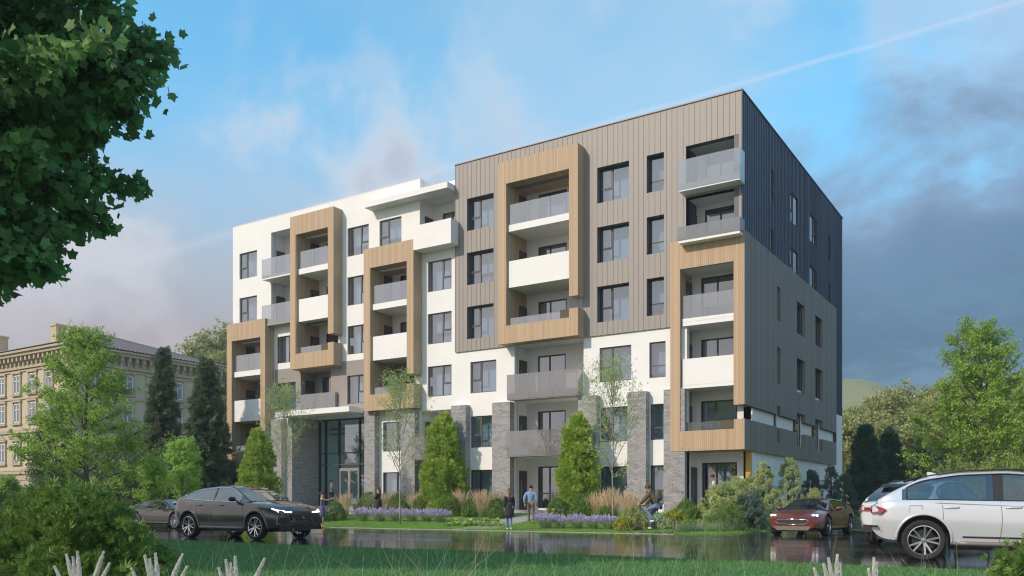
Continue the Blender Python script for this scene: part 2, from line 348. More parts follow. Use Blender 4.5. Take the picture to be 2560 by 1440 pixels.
# --- windows
def bars(mb, P, a0, a1, z0, z1, y0, y1, w, splits_a=(), splits_z=()):
    def bx(A, Bb, Z, T, e=0.0): 
        lo = P(A, y0+e, Z); hi = P(Bb, y1-e, T); mb.box(min(lo[0],hi[0]), max(lo[0],hi[0]), min(lo[1],hi[1]), max(lo[1],hi[1]), min(lo[2],hi[2]), max(lo[2],hi[2]))
    bx(a0, a0+w, z0, z1); bx(a1-w, a1, z0, z1); bx(a0+w, a1-w, z0, z0+w); bx(a0+w, a1-w, z1-w, z1)
    for a, za, zb in splits_a: bx(a-w*.55, a+w*.55, za+w, zb-w, .003)
    for z, aa, ab in splits_z: bx(aa+w*.4, ab-w*.4, z-w*.5, z+w*.5, .006)
def window(a0, a1, z0, z1, d, style='L', fm=None, gm=None, axis='x', w=.055, room=.62, blind=True, name='window', s=1):
    """framed window at depth d; s: +1 inside lies towards +d, -1 towards -d; parts: sash, panes, blind and the room niche behind"""
    P = (lambda a, dd, z: (a, dd, z)) if axis == 'x' else (lambda a, dd, z: (dd, a, z))
    fm = fm or BRONZE; gm = gm or PANE; W = a1-a0; H = z1-z0; e = .06*s
    mb = MB(); sp_a = []; sp_z = []; panes = []
    if style in 'LR':
        k = a0+W*(.40 if style == 'L' else .60); zt = z0+H*.40; lo, hi = (a0, k) if style == 'L' else (k, a1)
        sp_a = [(k, z0, z1)]; sp_z = [(zt, lo, hi)]
        panes = [(lo, hi, z0, zt), (lo, hi, zt, z1), ((k, a1) if style == 'L' else (a0, k))+(z0, z1)]
    elif style == 'N': zt = z0+H*.34; sp_z = [(zt, a0, a1)]; panes = [(a0, a1, z0, zt), (a0, a1, zt, z1)]
    elif style == 'D':   # sliding balcony door
        k = a0+W*.42; sp_a = [(k, z0, z1)]; sp_z = [(z0+H*.36, a0, k)]; panes = [(a0, k, z0, z0+H*.36), (a0, k, z0+H*.36, z1), (k, a1, z0, z1)]
    else: panes = [(a0, a1, z0, z1)]
    bars(mb, P, a0, a1, z0, z1, d, d+e, w, sp_a, sp_z)
    o = mb.build(name, fm, B)
    if style in 'LR':
        q = MB(); lo, hi, zl, zh = panes[1]; bars(q, P, lo+w*.6, hi-w*.6, zl+w*.6, zh-w*.6, d-.012*s, d+.03*s, w*.8); q.build('sash', fm, o)
    for p in panes:
        A, Bx, Z, T = p; g = .02; A += g; Bx -= g; Z += g; T -= g; y = d+e*.55
        q = MB(); q.quad(P(A,y,Z), P(Bx,y,Z), P(Bx,y,T), P(A,y,T)); q.build('pane', gm, o)
    y0, y1 = d+e+.01*s, d+e+room*s; g = .01; A, Bx, Z, T = a0-.25, a1+.25, z0-.05, z1+.1
    q = MB(); q.quad(P(A,y1,Z), P(Bx,y1,Z), P(Bx,y1,T), P(A,y1,T)); q.quad(P(A,y0,Z), P(A,y1,Z), P(A,y1,T), P(A,y0,T)); q.quad(P(Bx,y0,Z), P(Bx,y1,Z), P(Bx,y1,T), P(Bx,y0,T))
    q.quad(P(A,y0,Z), P(Bx,y0,Z), P(Bx,y1,Z), P(A,y1,Z)); q.quad(P(A,y0,T), P(A,y1,T), P(Bx,y1,T), P(Bx,y0,T)); q.build('room', ROOMM if blind else REVEAL, o)
    if blind:
        yb = d+e+.40*s; hh = [0, 0, 0, .12, .4][random.randrange(5)]
        q = MB(); zb = z0+H*hh; lo = P(a0-.06, yb, zb); hi = P(a1+.06, yb+.01*s, z1+.06)
        q.box(min(lo[0],hi[0]), max(lo[0],hi[0]), min(lo[1],hi[1]), max(lo[1],hi[1]), zb, z1+.06); q.build('blind', BLINDM, o)
    return o
FL = [.9, 3.9, 6.9, 9.9, 12.9, 15.9]           # floor levels
WT = [2.95, 5.93, 8.95, 11.97, 14.97, 17.98]   # window heads
WH = 1.74
WY = .12                                       # face of the white wall
HW = []; wins = []
def wwin(a0, a1, lv, st, **k):
    HW.append((a0, a1, WT[lv]-WH, WT[lv])); wins.append((a0, a1, WT[lv]-WH, WT[lv], WY+.09, st, k))
for lv in (5, 4): wwin(-34.53, -32.79, lv, 'L')
wwin(-30.88, -29.15, 3, 'R')
for lv in (5, 4, 3): wwin(-24.63, -22.89, lv, 'R')
wwin(-22.03, -20.33, 5, 'L')
for lv in (4, 3, 2): wwin(-18.38, -16.67, lv, 'R')
wwin(-15.37, -13.63, 2, 'L'); wwin(-7.36, -5.61, 2, 'L'); wwin(-4.65, -3.80, 2, 'N')
for lv in (1, 0):
    z = WT[lv]-WH-(.15 if lv == 0 else 0)
    for a0, a1, st in ((-21.77, -20.05, 'R'), (-15.37, -13.66, 'L'), (-7.31, -5.66, 'L'), (-4.61, -3.82, 'N')):
        HW.append((a0, a1, z, WT[lv])); wins.append((a0, a1, z, WT[lv], WY+.09, st, dict(fm=BRONZE if lv else BLACKF)))
# --- recesses (left, right, floor, ceiling, depth of back, door?)
REC = [(-31.42, -28.3, 15.7, 18.88, 1.34), (-31.42, -28.3, 12.7, 15.62, 1.34)]                    # far left
REC += [(-34.43, -31.5, 9.66, 11.93, 1.36), (-34.43, -31.5, 6.72, 9.49, 1.36), (-34.43, -31.5, 3.72, 6.52, 1.36)]
REC += [(-28.29, -25.4, 15.72, 18.02, 1.36), (-28.29, -25.4, 12.72, 15.57, 1.36), (-28.29, -25.4, 9.72, 12.55, 1.36)]
REC += [(-22.09, -19.2, 12.72, 15.0, 1.36), (-22.09, -19.2, 9.72, 12.55, 1.36), (-22.09, -19.2, 6.72, 9.54, 1.36)]
REC += [(-18.96, -16.40, 15.72, 18.62, 1.36), (-18.96, -16.40, 3.74, 6.42, 1.36), (-18.96, -16.40, .75, 3.56, 1.36)]
REC += [(-12.46, -8.27, 6.76, 9.56, 1.36), (-12.46, -8.27, 3.75, 6.55, 1.36), (-12.46, -8.27, .75, 3.55, 1.36)]
GREC = (-28.67, -26.04, 6.9, 9.5, 1.30)
HR = [(r[0], r[1], r[2], r[3]) for r in REC]
XL = -35.2
# white walls
CUT = [(-31.08, -23.3, 6.9, 9.84), (-29.38, -22.9, .9, 6.62), (-18.93, -16.35, 18.62, 19.88)]
wall('white_wall', XL, -16.35, .4, 19.87, HW+HR+CUT, WY, WY+.32, WHITE)
wall('white_wall', -16.35, -2.72, .4, 9.62, HW+HR, WY, WY+.32, WHITE)
wall('grey_wall', -31.08, -23.3, 6.9, 9.84, [(GREC[0], GREC[1], GREC[2], GREC[3]), (-30.85, -29.12, 7.2, 8.93), (-24.63, -22.89, 7.2, 8.93)], WY-.012, WY+.30, GREYR)
window(-30.85, -29.12, 7.2, 8.93, WY+.09, 'R'); window(-24.63, -23.32, 7.2, 8.93, WY+.09, 'R')
for a0, a1, z0, z1, d, st, k in wins: window(a0, a1, z0, z1, d, st, **k)
def recess(l, r, z0, z1, yb, side, back, ceil, floor=None, y0=WY+.28, win=True, door=True, style='D', wood_side=False, open_right=False, wl=None, wr=None, blind=True):
    """the walls of a loggia; returns nothing, adds wall, door and sliding window parts"""
    fz = z0; wz = min(z1-.12, fz+2.35); a0 = wl if wl is not None else l+.72; a1 = wr if wr is not None else min(r-.2, l+2.45)
    hole = [(a0, a1, fz+.08, wz)] if win else []
    wall('loggia_wall', l-.02, r+.02, z0-.1, z1+.1, hole, yb, yb+.14, back)
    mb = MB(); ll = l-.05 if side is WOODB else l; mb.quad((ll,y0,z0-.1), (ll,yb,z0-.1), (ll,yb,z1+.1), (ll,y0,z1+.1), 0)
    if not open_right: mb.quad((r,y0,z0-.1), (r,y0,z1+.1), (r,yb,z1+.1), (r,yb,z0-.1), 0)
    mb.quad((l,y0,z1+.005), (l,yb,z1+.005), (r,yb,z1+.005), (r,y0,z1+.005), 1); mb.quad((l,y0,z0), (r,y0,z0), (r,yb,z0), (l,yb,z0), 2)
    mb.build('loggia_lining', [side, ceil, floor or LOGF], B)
    if win: window(a0, a1, fz+.08, wz, yb+.03, style, fm=BLACKF, w=.07, room=.5, blind=blind)
    if door:
        d = MB(); d.box(l+.001, l+.055, yb-.78, yb-.06, fz+.01, min(fz+2.12, z1-.15)); do = d.build('balcony_door', DOORM, B)
        h = MB(); h.box(l+.058, l+.085, yb-.68, yb-.65, fz+.6, fz+1.6); h.build('door_handle', STEEL, do)
for i, r in enumerate(REC):
    wood = 2 <= i <= 10; dark = i in (3, 4, 10)
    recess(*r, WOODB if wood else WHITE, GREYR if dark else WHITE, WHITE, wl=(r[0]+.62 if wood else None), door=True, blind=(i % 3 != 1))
recess(*GREC, GREYR, GREYR, GREYR)
# --- timber frames
def rail(x0, x1, y, z0, z1, m=None, ret=None, name='glass_railing'):
    mb = MB(); n = max(1, round((x1-x0)/1.45)); wd = (x1-x0)/n
    o = None
    for i in range(n):
        q = MB(); q.box(x0+i*wd+.006, x0+(i+1)*wd-.006, y, y+.018, z0, z1); g = q.build(name, m or RAILG, B)
    if ret is not None: q = MB(); q.box(x1-.018, x1, y+.02, ret, z0, z1); q.build(name, m or RAILG, B)
def slab(x0, x1, y0, y1, z0, z1, m=None, name='balcony_slab'):
    return MB().box(x0, x1, y0, y1, z0, z1).build(name, m or WHITE, B)
def timber(x0, x1, o0, o1, zt, zot, F, stub, legb, y=-.65, yb=1.36, corner=False, topglass=True, stubz=None):
    """hook-shaped oak surround: left leg, head, short right leg, bottom beam with an upstand at its right end"""
    t = .016; zb = F-.03; yi = WY-.012; zs = F+.92; su = stubz or F+1.36; core = MB(); y1 = y+t
    ru = x1-t
    for a in ((x0+t, o0-t, zb+t, zt-t), (o0-t, o1+t, zot+t, zt-t), (o1+t, ru, legb+t, zt-t), (o0-t, ru, zb+t, zs-t)):
        core.box(a[0], a[1], y1, yi if not corner else .10, a[2], a[3])
    core.box(stub+t, ru, y1, yi if not corner else .10, zs-t, su-t)
    c = core.build('timber_frame', WOODB, B); c['label'] = 'oak boarded hook-shaped balcony surround'
    m = MB(); n = -YA; o = lambda x, z: (x, y1, z)
    hol = [(o0-x0, o1-x0, zs-zb, zot-zb), (o0-x0, stub-x0, zs-zb, zot-zb), (o1-x0, x1-x0, su-zb, legb-zb), (stub-x0, o1-x0, su-zb, zot-zb)]
    planks(m, o(x0, zb), XA, ZA, n, x1-x0, zt-zb, holes=hol)
    dep = yi-y1
    if not corner:   # right outer cheek
        planks(m, (ru, y1-.005, legb), YA, ZA, XA, dep, zt-legb); planks(m, (ru, y1-.005, zb), YA, ZA, XA, dep, su-zb)
        planks(m, (o1, y1, legb+t), XA, YA, -ZA, ru-o1, dep)      # foot of the right leg
    else: planks(m, (o1, y1, legb+t), XA, YA, -ZA, ru-o1, 1.1)
    m.build('oak_boards', WOODV, c, kind='stuff')
    m = MB()
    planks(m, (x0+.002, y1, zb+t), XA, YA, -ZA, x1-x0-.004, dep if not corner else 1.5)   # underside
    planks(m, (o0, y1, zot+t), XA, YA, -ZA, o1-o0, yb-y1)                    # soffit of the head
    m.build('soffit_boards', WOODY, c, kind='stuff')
    m = MB(); planks(m, (o0-t+.009, y1, zs), YA, ZA, XA, yb-y1, zot-zs)           # left jamb, running into the loggia
    planks(m, (o1+t, y1, legb), YA, ZA, -XA, min(yb, .3)-y1, zot-legb)
    m.build('jamb_boards', WOODV, c, kind='stuff')
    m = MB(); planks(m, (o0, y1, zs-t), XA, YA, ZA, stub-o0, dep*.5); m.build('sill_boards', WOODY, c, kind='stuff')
    # floors hung in the frame: white edge with glass, solid white parapet, glass behind the low beam
    yy = y+.17; L = o0+.05; Rr = o1+.02
    slab(L, Rr, yy, yb, F+5.93, F+6.28); 
    if topglass: rail(L, Rr, yy+.03, F+6.28, F+7.37)
    slab(L, Rr, yy+.14, yb, F+2.95, F+3.28); slab(L, Rr, yy, yy+.14, F+2.95, F+4.36, name='balcony_parapet')
    slab(L, Rr if not corner else -.05, y+.5, yb, F-.0, F+.12, SLABM)
    rail(L, stub+.02, yy+.05, F+.5, F+1.34)
    return c
timber(-34.88, -31.13, -34.43, -31.58, 13.10, 11.93, 3.6, -32.2, 5.49)
timber(-28.83, -25.05, -28.29, -25.51, 19.21, 18.02, 9.6, -26.12, 11.48)
timber(-22.60, -18.80, -22.09, -19.29, 16.17, 15.00, 6.6, -19.88, 8.52)
timber(-13.00, -8.18, -12.50, -8.65, 19.24, 18.05, 9.6, -9.24, 11.58, yb=1.42)
timber(-3.45, .15, -2.98, -.37, 13.57, 12.21, 3.6, -.98, 5.62, y=-.16, yb=1.42, corner=True)
# --- metal cladding of the raised corner block, front
CL0, CL1, CZ0, CZ1 = -16.36, -.0, 9.57, 20.06
CH = [(-7.44, -5.69, WT[l]-WH, WT[l]+.06) for l in (5, 4, 3)]+[(-4.75, -3.85, WT[l]-WH, WT[l]+.08) for l in (5, 4, 3)]+[(-15.53, -13.75, WT[l]-WH, WT[l]+.05) for l in (5, 4, 3)]
CREC = [(-2.73, -.17, 15.9, 18.07), (-2.73, -.17, 13.2, 15.62)]
F3H = (-12.9, -8.25, 9.57, 18.1)
wall('backing_wall', CL0+.02, CL1-.06, CZ0+.02, CZ1-.04, CH+CREC+[(-12.50, -8.27, 9.6, 18.04), (-3.2, 0, 9.5, 13.3)], .06, .42, REVEAL)
for h in CH: window(h[0], h[1], h[2], h[3], .34, 'N' if h[1]-h[0] < 1 else 'L', fm=BLACKF if h[0] > -14 else BRONZE, room=.6)
for i, F in enumerate((15.72, 12.72, 9.72)):
    recess(-12.50, -8.27, F, (18.05, 15.55, 12.57)[i], 1.42, WOODB, WHITE, WHITE, y0=.30, wl=-11.75, wr=-9.98, blind=(i != 1))
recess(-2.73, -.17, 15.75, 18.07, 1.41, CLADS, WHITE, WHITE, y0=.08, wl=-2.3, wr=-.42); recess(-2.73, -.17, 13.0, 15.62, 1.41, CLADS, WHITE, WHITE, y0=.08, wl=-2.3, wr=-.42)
for i, F in enumerate((9.72, 6.72)): recess(-2.98, -.2, F, (12.2, 9.5)[i], 1.42, WOODB, WHITE, WHITE, y0=.0, wl=-2.5, wr=-.55, blind=(i == 1))
recess(-2.98, .0, 3.72, 6.53, 1.42, WOODB, WHITE, WHITE, y0=.0, wl=-2.5, wr=-.7, open_right=True)
recess(-2.72, .0, .72, 3.55, 1.42, WHITE, WHITE, WOODY, y0=.1, wl=-2.45, wr=-.72, open_right=True, blind=False)
def clad(name, a0, a1, z0, z1, holes, m, pitch, axis='x', rib=.036, flat=.018):
    a = a0; cnt = 0
    while a < a1-.03:
        b = min(a+pitch*random.choice((.92, 1, 1, 1.08)), a1); b = a1 if a1-b < .1 else b; segs = [(z0, z1)]
        cuts = sorted({a, b, *[x for h in holes for x in h[:2] if a+.02 < x < b-.02]})
        for c0, c1 in zip(cuts, cuts[1:]):
            mid = (c0+c1)/2; segs = [(z0, z1)]
            for h in holes:
                if h[0] < mid < h[1]: segs = [q for s in segs for q in ([s] if h[3] <= s[0] or h[2] >= s[1] else [(s[0], h[2]), (h[3], s[1])]) if q[1]-q[0] > .03]
            for s0, s1 in segs:
                mb = MB(); r0_ = c0+(.024 if c0 == a else 0); e = c1-.002
                if axis == 'x': P = [(r0_, .055-flat), (e, .055-flat), (e, .055)]+([(c0, .055), (c0, .055-rib), (r0_, .055-rib)] if c0 == a else [(r0_, .055)])
                else: P = [(-.055+flat, r0_), (-.055+flat, e), (-.055, e)]+([(-.055, c0), (-.055+rib, c0), (-.055+rib, r0_)] if c0 == a else [(-.055, r0_)])
                n = len(P); mb.add([(p, q, s0) for p, q in P]+[(p, q, s1) for p, q in P], [tuple(range(n))[::-1], tuple(range(n, 2*n))]+[(i, (i+1)%n, (i+1)%n+n, i+n) for i in range(n)])
                mb.build(name, m, B, fix=True)
        a = b
clad('cladding_panel', CL0, CL1, CZ0, CZ1, CH+CREC+[(-13.0+.08, -8.25, 9.5, 19.15), (-3.38, .1, 9.5, 13.52)], CLAD, .285)
MB().box(CL0-.02, CL1+.005, -.015, .3, CZ1, CZ1+.05).build('roof_coping', CLAD, B)
slab(-2.82, .08, -.62, .055, 15.72, 16.05, WHITE); slab(-2.73, -.17, .055, 1.41, 15.62, 15.75, WHITE)
rail(-2.88, .09, -.64, 15.78, 17.18, RAILG, ret=.04); rail(-2.88, .09, -.64, 13.42, 14.05, RAILGG, ret=.04); slab(-2.85, .07, -.62, .05, 13.30, 13.56, WHITE)
# --- side wall
SW = [(4.62, 5.14), (8.31, 9.97), (12.42, 14.14), (17.22, 17.8)]
SH = [(a, b, WT[l]-1.6, WT[l]) for l in (5, 4) for a, b in SW]
SLOW = [(4.06, 4.73, .95, 2.95), (8.26, 9.5, .95, 2.93), (11.8, 13.6, .95, 2.93)]
SMID = [(a+.5, b+.6, WT[l]-1.75, WT[l]+.12) for l in (3, 2, 1) for a, b in SW[:3]]
wall('white_wall', 1.42, 21.2, .4, 7.4, SLOW+[h for h in SMID if h[3] < 7.4], -.045, -.40, WHITE, 'y')
wall('backing_wall', 0.05, 21.2, 7.4, 20.03, SH+[h for h in SMID if h[3] > 7.4], -.057, -.40, REVEAL, 'y')
wall('white_wall', 0.25, 1.42, 5.9, 7.4, [], -.045, -.20, WHITE, 'y')
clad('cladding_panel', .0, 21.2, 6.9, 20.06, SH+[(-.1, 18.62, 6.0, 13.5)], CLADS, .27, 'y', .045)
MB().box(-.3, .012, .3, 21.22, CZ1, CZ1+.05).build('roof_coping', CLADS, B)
for i, h in enumerate(SH): window(h[0], h[1], h[2], h[3], -.075, 'N' if h[1]-h[0] < 1 else ('L' if i % 2 else 'R'), fm=BLACKF, gm=PANES, axis='y', w=.05, s=-1)
for h in SLOW: window(h[0], h[1], h[2], h[3], -.1, 'N' if h[1]-h[0] < 1 else 'L', fm=BLACKF, axis='y', s=-1)
for h in SMID: window(h[0], h[1], h[2], h[3], -.1, 'N' if h[1]-h[0] < 1 else 'L', fm=BLACKF, gm=PANES, axis='y', s=-1)
SP = [(5.18, 5.76), (8.92, 10.63), (13.02, 14.87)]
ph = [(a, b, z0, z1) for a, b in SP for z0, z1 in ((10.4, 12.13), (7.2, 9.05), (5.5, 6.05))]; pl = [(a, b, 4.22, 5.1) for a, b in SP]
t = .016
def sidescreen(z0, z1, holes, y0):
    c = wall('timber_screen', y0, 18.58, z0, z1, holes, .15-t, -.03, WOODB, 'y', reveal=WOODB)
    m = MB(); planks(m, (.15-t, y0-.0, z0), YA, ZA, XA, 18.6-y0, z1-z0, holes=[(h[0]-y0, h[1]-y0, h[2]-z0, h[3]-z0) for h in holes])
    for h in holes:     # boarded reveals
        zt = min(h[3], z1); zb = max(h[2], z0)
        planks(m, (.15-t, h[1], zb), -XA, ZA, -YA, .15, zt-zb); planks(m, (.15-t, h[0], zb), -XA, ZA, YA, .15, zt-zb)
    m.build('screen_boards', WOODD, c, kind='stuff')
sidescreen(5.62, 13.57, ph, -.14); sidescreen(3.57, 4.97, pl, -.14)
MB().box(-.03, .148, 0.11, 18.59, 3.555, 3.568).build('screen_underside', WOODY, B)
MB().box(-.22, .0, 1.16, 1.40, .5, 3.55).build('corner_post', YELLOW, B)
MB().box(-.05, .147, 18.5, 18.6, 3.6, 5.62).build('screen_end', WOODB, B)
# --- top left: parapet set back over the corner balcony, canopy, white balcony
wall('white_wall', -18.93, -16.38, 18.62, 19.87, [], 1.36, 1.6, WHITE); MB().box(-18.95, -18.93, WY+.3, 1.6, 18.62, 19.86).build('parapet_return', WHITE, B)
slab(-22.57, -16.39, -.64, 1.36, 18.64, 18.97, WHITE, 'roof_canopy')
m = MB(); m.box(-18.75, -16.09, -.72, -.60, 15.50, 16.87); m.box(-16.21, -16.09, -.60, -.02, 15.50, 16.87); m.box(-18.75, -16.21, -.60, WY, 15.50, 15.74); m.build('balcony_parapet', WHITE, B)
slab(-18.96, -16.4, WY, 1.36, 15.5, 15.72)
MB().box(XL-.01, -18.94, WY-.01, .45, 19.871, 19.90).build('roof_coping', WHITE, B)
# --- far-left glass balconies, grey balcony, entrance canopy, middle balconies
for F in (15.64, 12.63):
    slab(-31.55, -28.88, -.52, WY-.002, F, F+.27, WHITE if F > 14 else SLABM); rail(-31.57, -28.86, -.54, F+.1, F+1.33)
rail(-28.84, -25.42, -.13, 6.9, 8.0, RAILGG, ret=.1)
slab(-29.58, -23.3, -1.15, WY-.02, 6.57, 6.89, WHITE, 'entrance_canopy')
for F in (6.56, 3.57):
    slab(-12.45, -8.30, -.58, WY, F, F+.36, SLABM); slab(-12.44, -8.28, WY, 1.36, F+.02, F+.2); rail(-12.48, -8.27, -.61, F+.04, F+1.35, RAILGG, ret=.1)
slab(-18.97, -16.42, -.58, WY, 3.58, 3.93, SLABM); slab(-18.95, -16.42, WY, 1.36, 3.57, 3.75); rail(-19.0, -16.42, -.61, 3.62, 4.91, RAILGG)
# --- brick piers
def pier(x0, x1, z1, y0=-.3, y1=WY-.001, z0=.55, single=False, rs=True):
    c = MB().box(x0+.012, x1-.012, y0+.012, y1, z0, z1).build('brick_pier', MORTAR, B)
    bw, bh, j = .225, .078, .011; m = MB(); z = z0; row = 0; cnt = [0]; cache = {}
    def put(o, a, b_, cc):
        if single and cnt[0] < 296 and a*1 and o[2] > 1.0:
            key = tuple(round(v, 3) for v in (*a, *b_))
            if key not in cache: q = MB(); q.obox((0,0,0), a, b_, cc); cache[key] = q.mesh('brick', BRICKS)
            ob = link('brick', cache[key], c); ob.location = o; cnt[0] += 1
        else: m.obox(o, a, b_, cc)
    while z < z1-.02:
        h = min(bh, z1-z-.004); s = -(bw+j)*.5*(row % 2)
        a = x0+s
        while a < x1-.01:
            p, q = max(a, x0), min(a+bw, x1)
            if q-p > .03: put(Vector((p, y0+.012, z)), Vector((q-p, 0, 0)), Vector((0, -.012-random.uniform(0, .003), 0)), Vector((0, 0, h)))
            a += bw+j
        if rs:
            a = y0+.013+(s if s else 0); 
            while a < y1-.01:
                p, q = max(a, y0+.013), min(a+bw, y1)
                if q-p > .03: put(Vector((x1-.012, p, z)), Vector((.012+random.uniform(0, .003), 0, 0)), Vector((0, q-p, 0)), Vector((0, 0, h)))
                a += bw+j
        z += bh+j; row += 1
    m.build('brickwork', BRICK, c, kind='stuff')
BRICKS = mat('grey_brick_single', (.34,.325,.33), .85, noise=(2.2,.30), bump=(90,.3), space='Generated')
nt = BRICKS.node_tree; oi = nt.nodes.new('ShaderNodeObjectInfo'); hs = nt.nodes.new('ShaderNodeHueSaturation'); mr = nt.nodes.new('ShaderNodeMapRange'); mr.inputs[3].default_value = .8; mr.inputs[4].default_value = 1.2
hs.inputs['Color'].default_value = (.34,.325,.33,1); nt.links.new(oi.outputs['Random'], mr.inputs[0]); nt.links.new(mr.outputs[0], hs.inputs['Value']); nt.links.new(hs.outputs[0], nt.nodes['Principled BSDF'].inputs['Base Color'])
for x0, x1, z1 in ((-31.06, -30.0, 6.54), (-22.86, -22.05, 6.55), (-20.03, -19.0, 6.5), (-16.40, -15.39, 6.55), (-13.63, -12.48, 6.54), (-8.36, -7.33, 6.54), (-5.63, -4.64, 6.55)): pier(x0, x1, z1)
pier(-3.80, -2.73, 6.56, y0=-.125, single=True)
pier(-29.39, -29.03, 6.55, y1=2.1)
# --- entrance hall: brick cheek, curtain wall, double door
EY = 2.1
TEAL = glass_mat('entrance_glass', (.66,.92,.97), .24)
m = MB(); mx = (-29.0, -28.44, -27.24, -25.43, -24.2, -22.95)
cw = MB()
for x in mx: cw.box(x-.06, x+.06, EY-.06, EY+.10, .95, 6.6)
cw.box(-29.0, -22.9, EY-.05, EY+.1, 6.5, 6.6)
cwo = cw.build('entrance_window', BLACKF, B)
tr_ = MB()
for z in (3.62, 4.37): tr_.box(-29.0, -22.9, EY-.055, EY+.05, z-.035, z+.035)
tr_.build('transom', BRONZE, cwo)
tr_ = MB()
for z in (5.72, 6.05): tr_.box(-29.0, -22.9, EY+.9, EY+1.0, z-.05, z+.05)
tr_.build('ceiling_beam', BLACKF, cwo)
for a, b_ in zip(mx, mx[1:]):
    for z0, z1 in ((.97, 3.6), (3.64, 4.35), (4.39, 6.5)):
        if (a == -27.24) and z0 < 1: continue
        q = MB(); q.quad((a+.05, EY, z0), (b_-.05, EY, z0), (b_-.05, EY, z1), (a+.05, EY, z1)); q.build('pane', TEAL, cwo)
LIGHTF = mat('bronze_door_frame', (.34,.30,.27), .4)
for a, b_ in ((-27.18, -26.34), (-26.32, -25.49)):
    d = MB(); bars(d, lambda x, y, z: (x, y, z), a, b_, .96, 3.3, EY-.04, EY+.04, .09); do = d.build('entrance_door', LIGHTF, B)
    q = MB(); q.quad((a+.05, EY, 1.0), (b_-.05, EY, 1.0), (b_-.05, EY, 3.25), (a+.05, EY, 3.25)); q.build('pane', TEAL, do)
    q = MB(); hx = b_-.12 if a < -26.8 else a+.12; q.tube([(hx, EY-.09, 1.5), (hx, EY-.09, 2.3)], .018); q.build('door_handle', STEEL, do)
q = MB(); q.box(-27.2, -25.47, EY-.05, EY+.04, 3.3, 3.38); q.build('door_head', LIGHTF, B)
HALL = mat('hall_wall', (.70,.76,.78), .8)
q = MB(); x0, x1, y1 = -29.0, -22.9, 8.0
q.quad((x0,y1,.95), (x1,y1,.95), (x1,y1,6.6), (x0,y1,6.6)); q.quad((x0,EY,.95), (x0,y1,.95), (x0,y1,6.6), (x0,EY,6.6)); q.quad((x1,EY,.95), (x1,EY,6.6), (x1,y1,6.6), (x1,y1,.95)); q.quad((x0,EY,.95), (x1,EY,.95), (x1,y1,.95), (x0,y1,.95)); q.quad((x0,EY-.1,6.6), (x0,y1,6.6), (x1,y1,6.6), (x1,EY-.1,6.6))
q.build('hall', HALL, B)
q = MB(); q.quad((x0, WY+.3, 6.59), (x0, EY, 6.59), (x1, EY, 6.59), (x1, WY+.3, 6.59)); q.quad((x1, WY+.3, .9), (x1, WY+.3, 6.59), (x1, EY, 6.59), (x1, EY, .9)); q.quad((x0, WY+.3, .94), (x1, WY+.3, .94), (x1, EY, .94), (x0, EY, .94)); q.build('porch_lining', WHITE, B)
# teal curtain in the corner flat, roof, rear, unseen core boxes added to block light
q = MB()
for i in range(7): q.tube([(-1.62+i*.075, 1.75, 1.0), (-1.60+i*.075, 1.75, 2.9)], .045, 8)
q.build('curtain', CURTAIN, B, smooth=True)
q = MB(); q.box(XL, -23.2, 2.45, 21.1, 7.0, 19.6); q.box(-23.2, -.45, 2.45, 21.1, .4, 19.6); q.box(XL, -29.2, 2.45, 21.1, .4, 7.0); q.box(-29.2, -23.2, 8.1, 21.1, .4, 7.0)
q.box(-16.3, -.45, .5, 21.1, 18.7, 19.95); q.box(XL, XL+.3, WY+.3, 2.45, .4, 19.6); q.box(XL, -18.97, .46, 2.45, 18.95, 19.6)
q.build('light_block_core', WHITE, B)
# ------------------------------------------------------------------ ground, road, paths, hills
def stuff(o): o['kind'] = 'stuff'; return o
def structure(o): o['kind'] = 'structure'; return o
def terr(x, y):
    """height of the planted bank round the building"""
    tx = max(0.0, x)/2.6; ty = max(0.0, -y)/10.3; t = (tx**4+ty**4)**.25
    return .03+.62*max(0.0, 1-t)**1.7 if t < 1 else 0.0
EARTH = mat('meadow_ground', (.05,.075,.028), .95, noise=(.35,.4), space='Object')
g = MB(); n = 40
g.quad((-900,-500,-.06), (900,-500,-.06), (900,1300,-.06), (-900,1300,-.06)); structure(g.build('ground', EARTH))
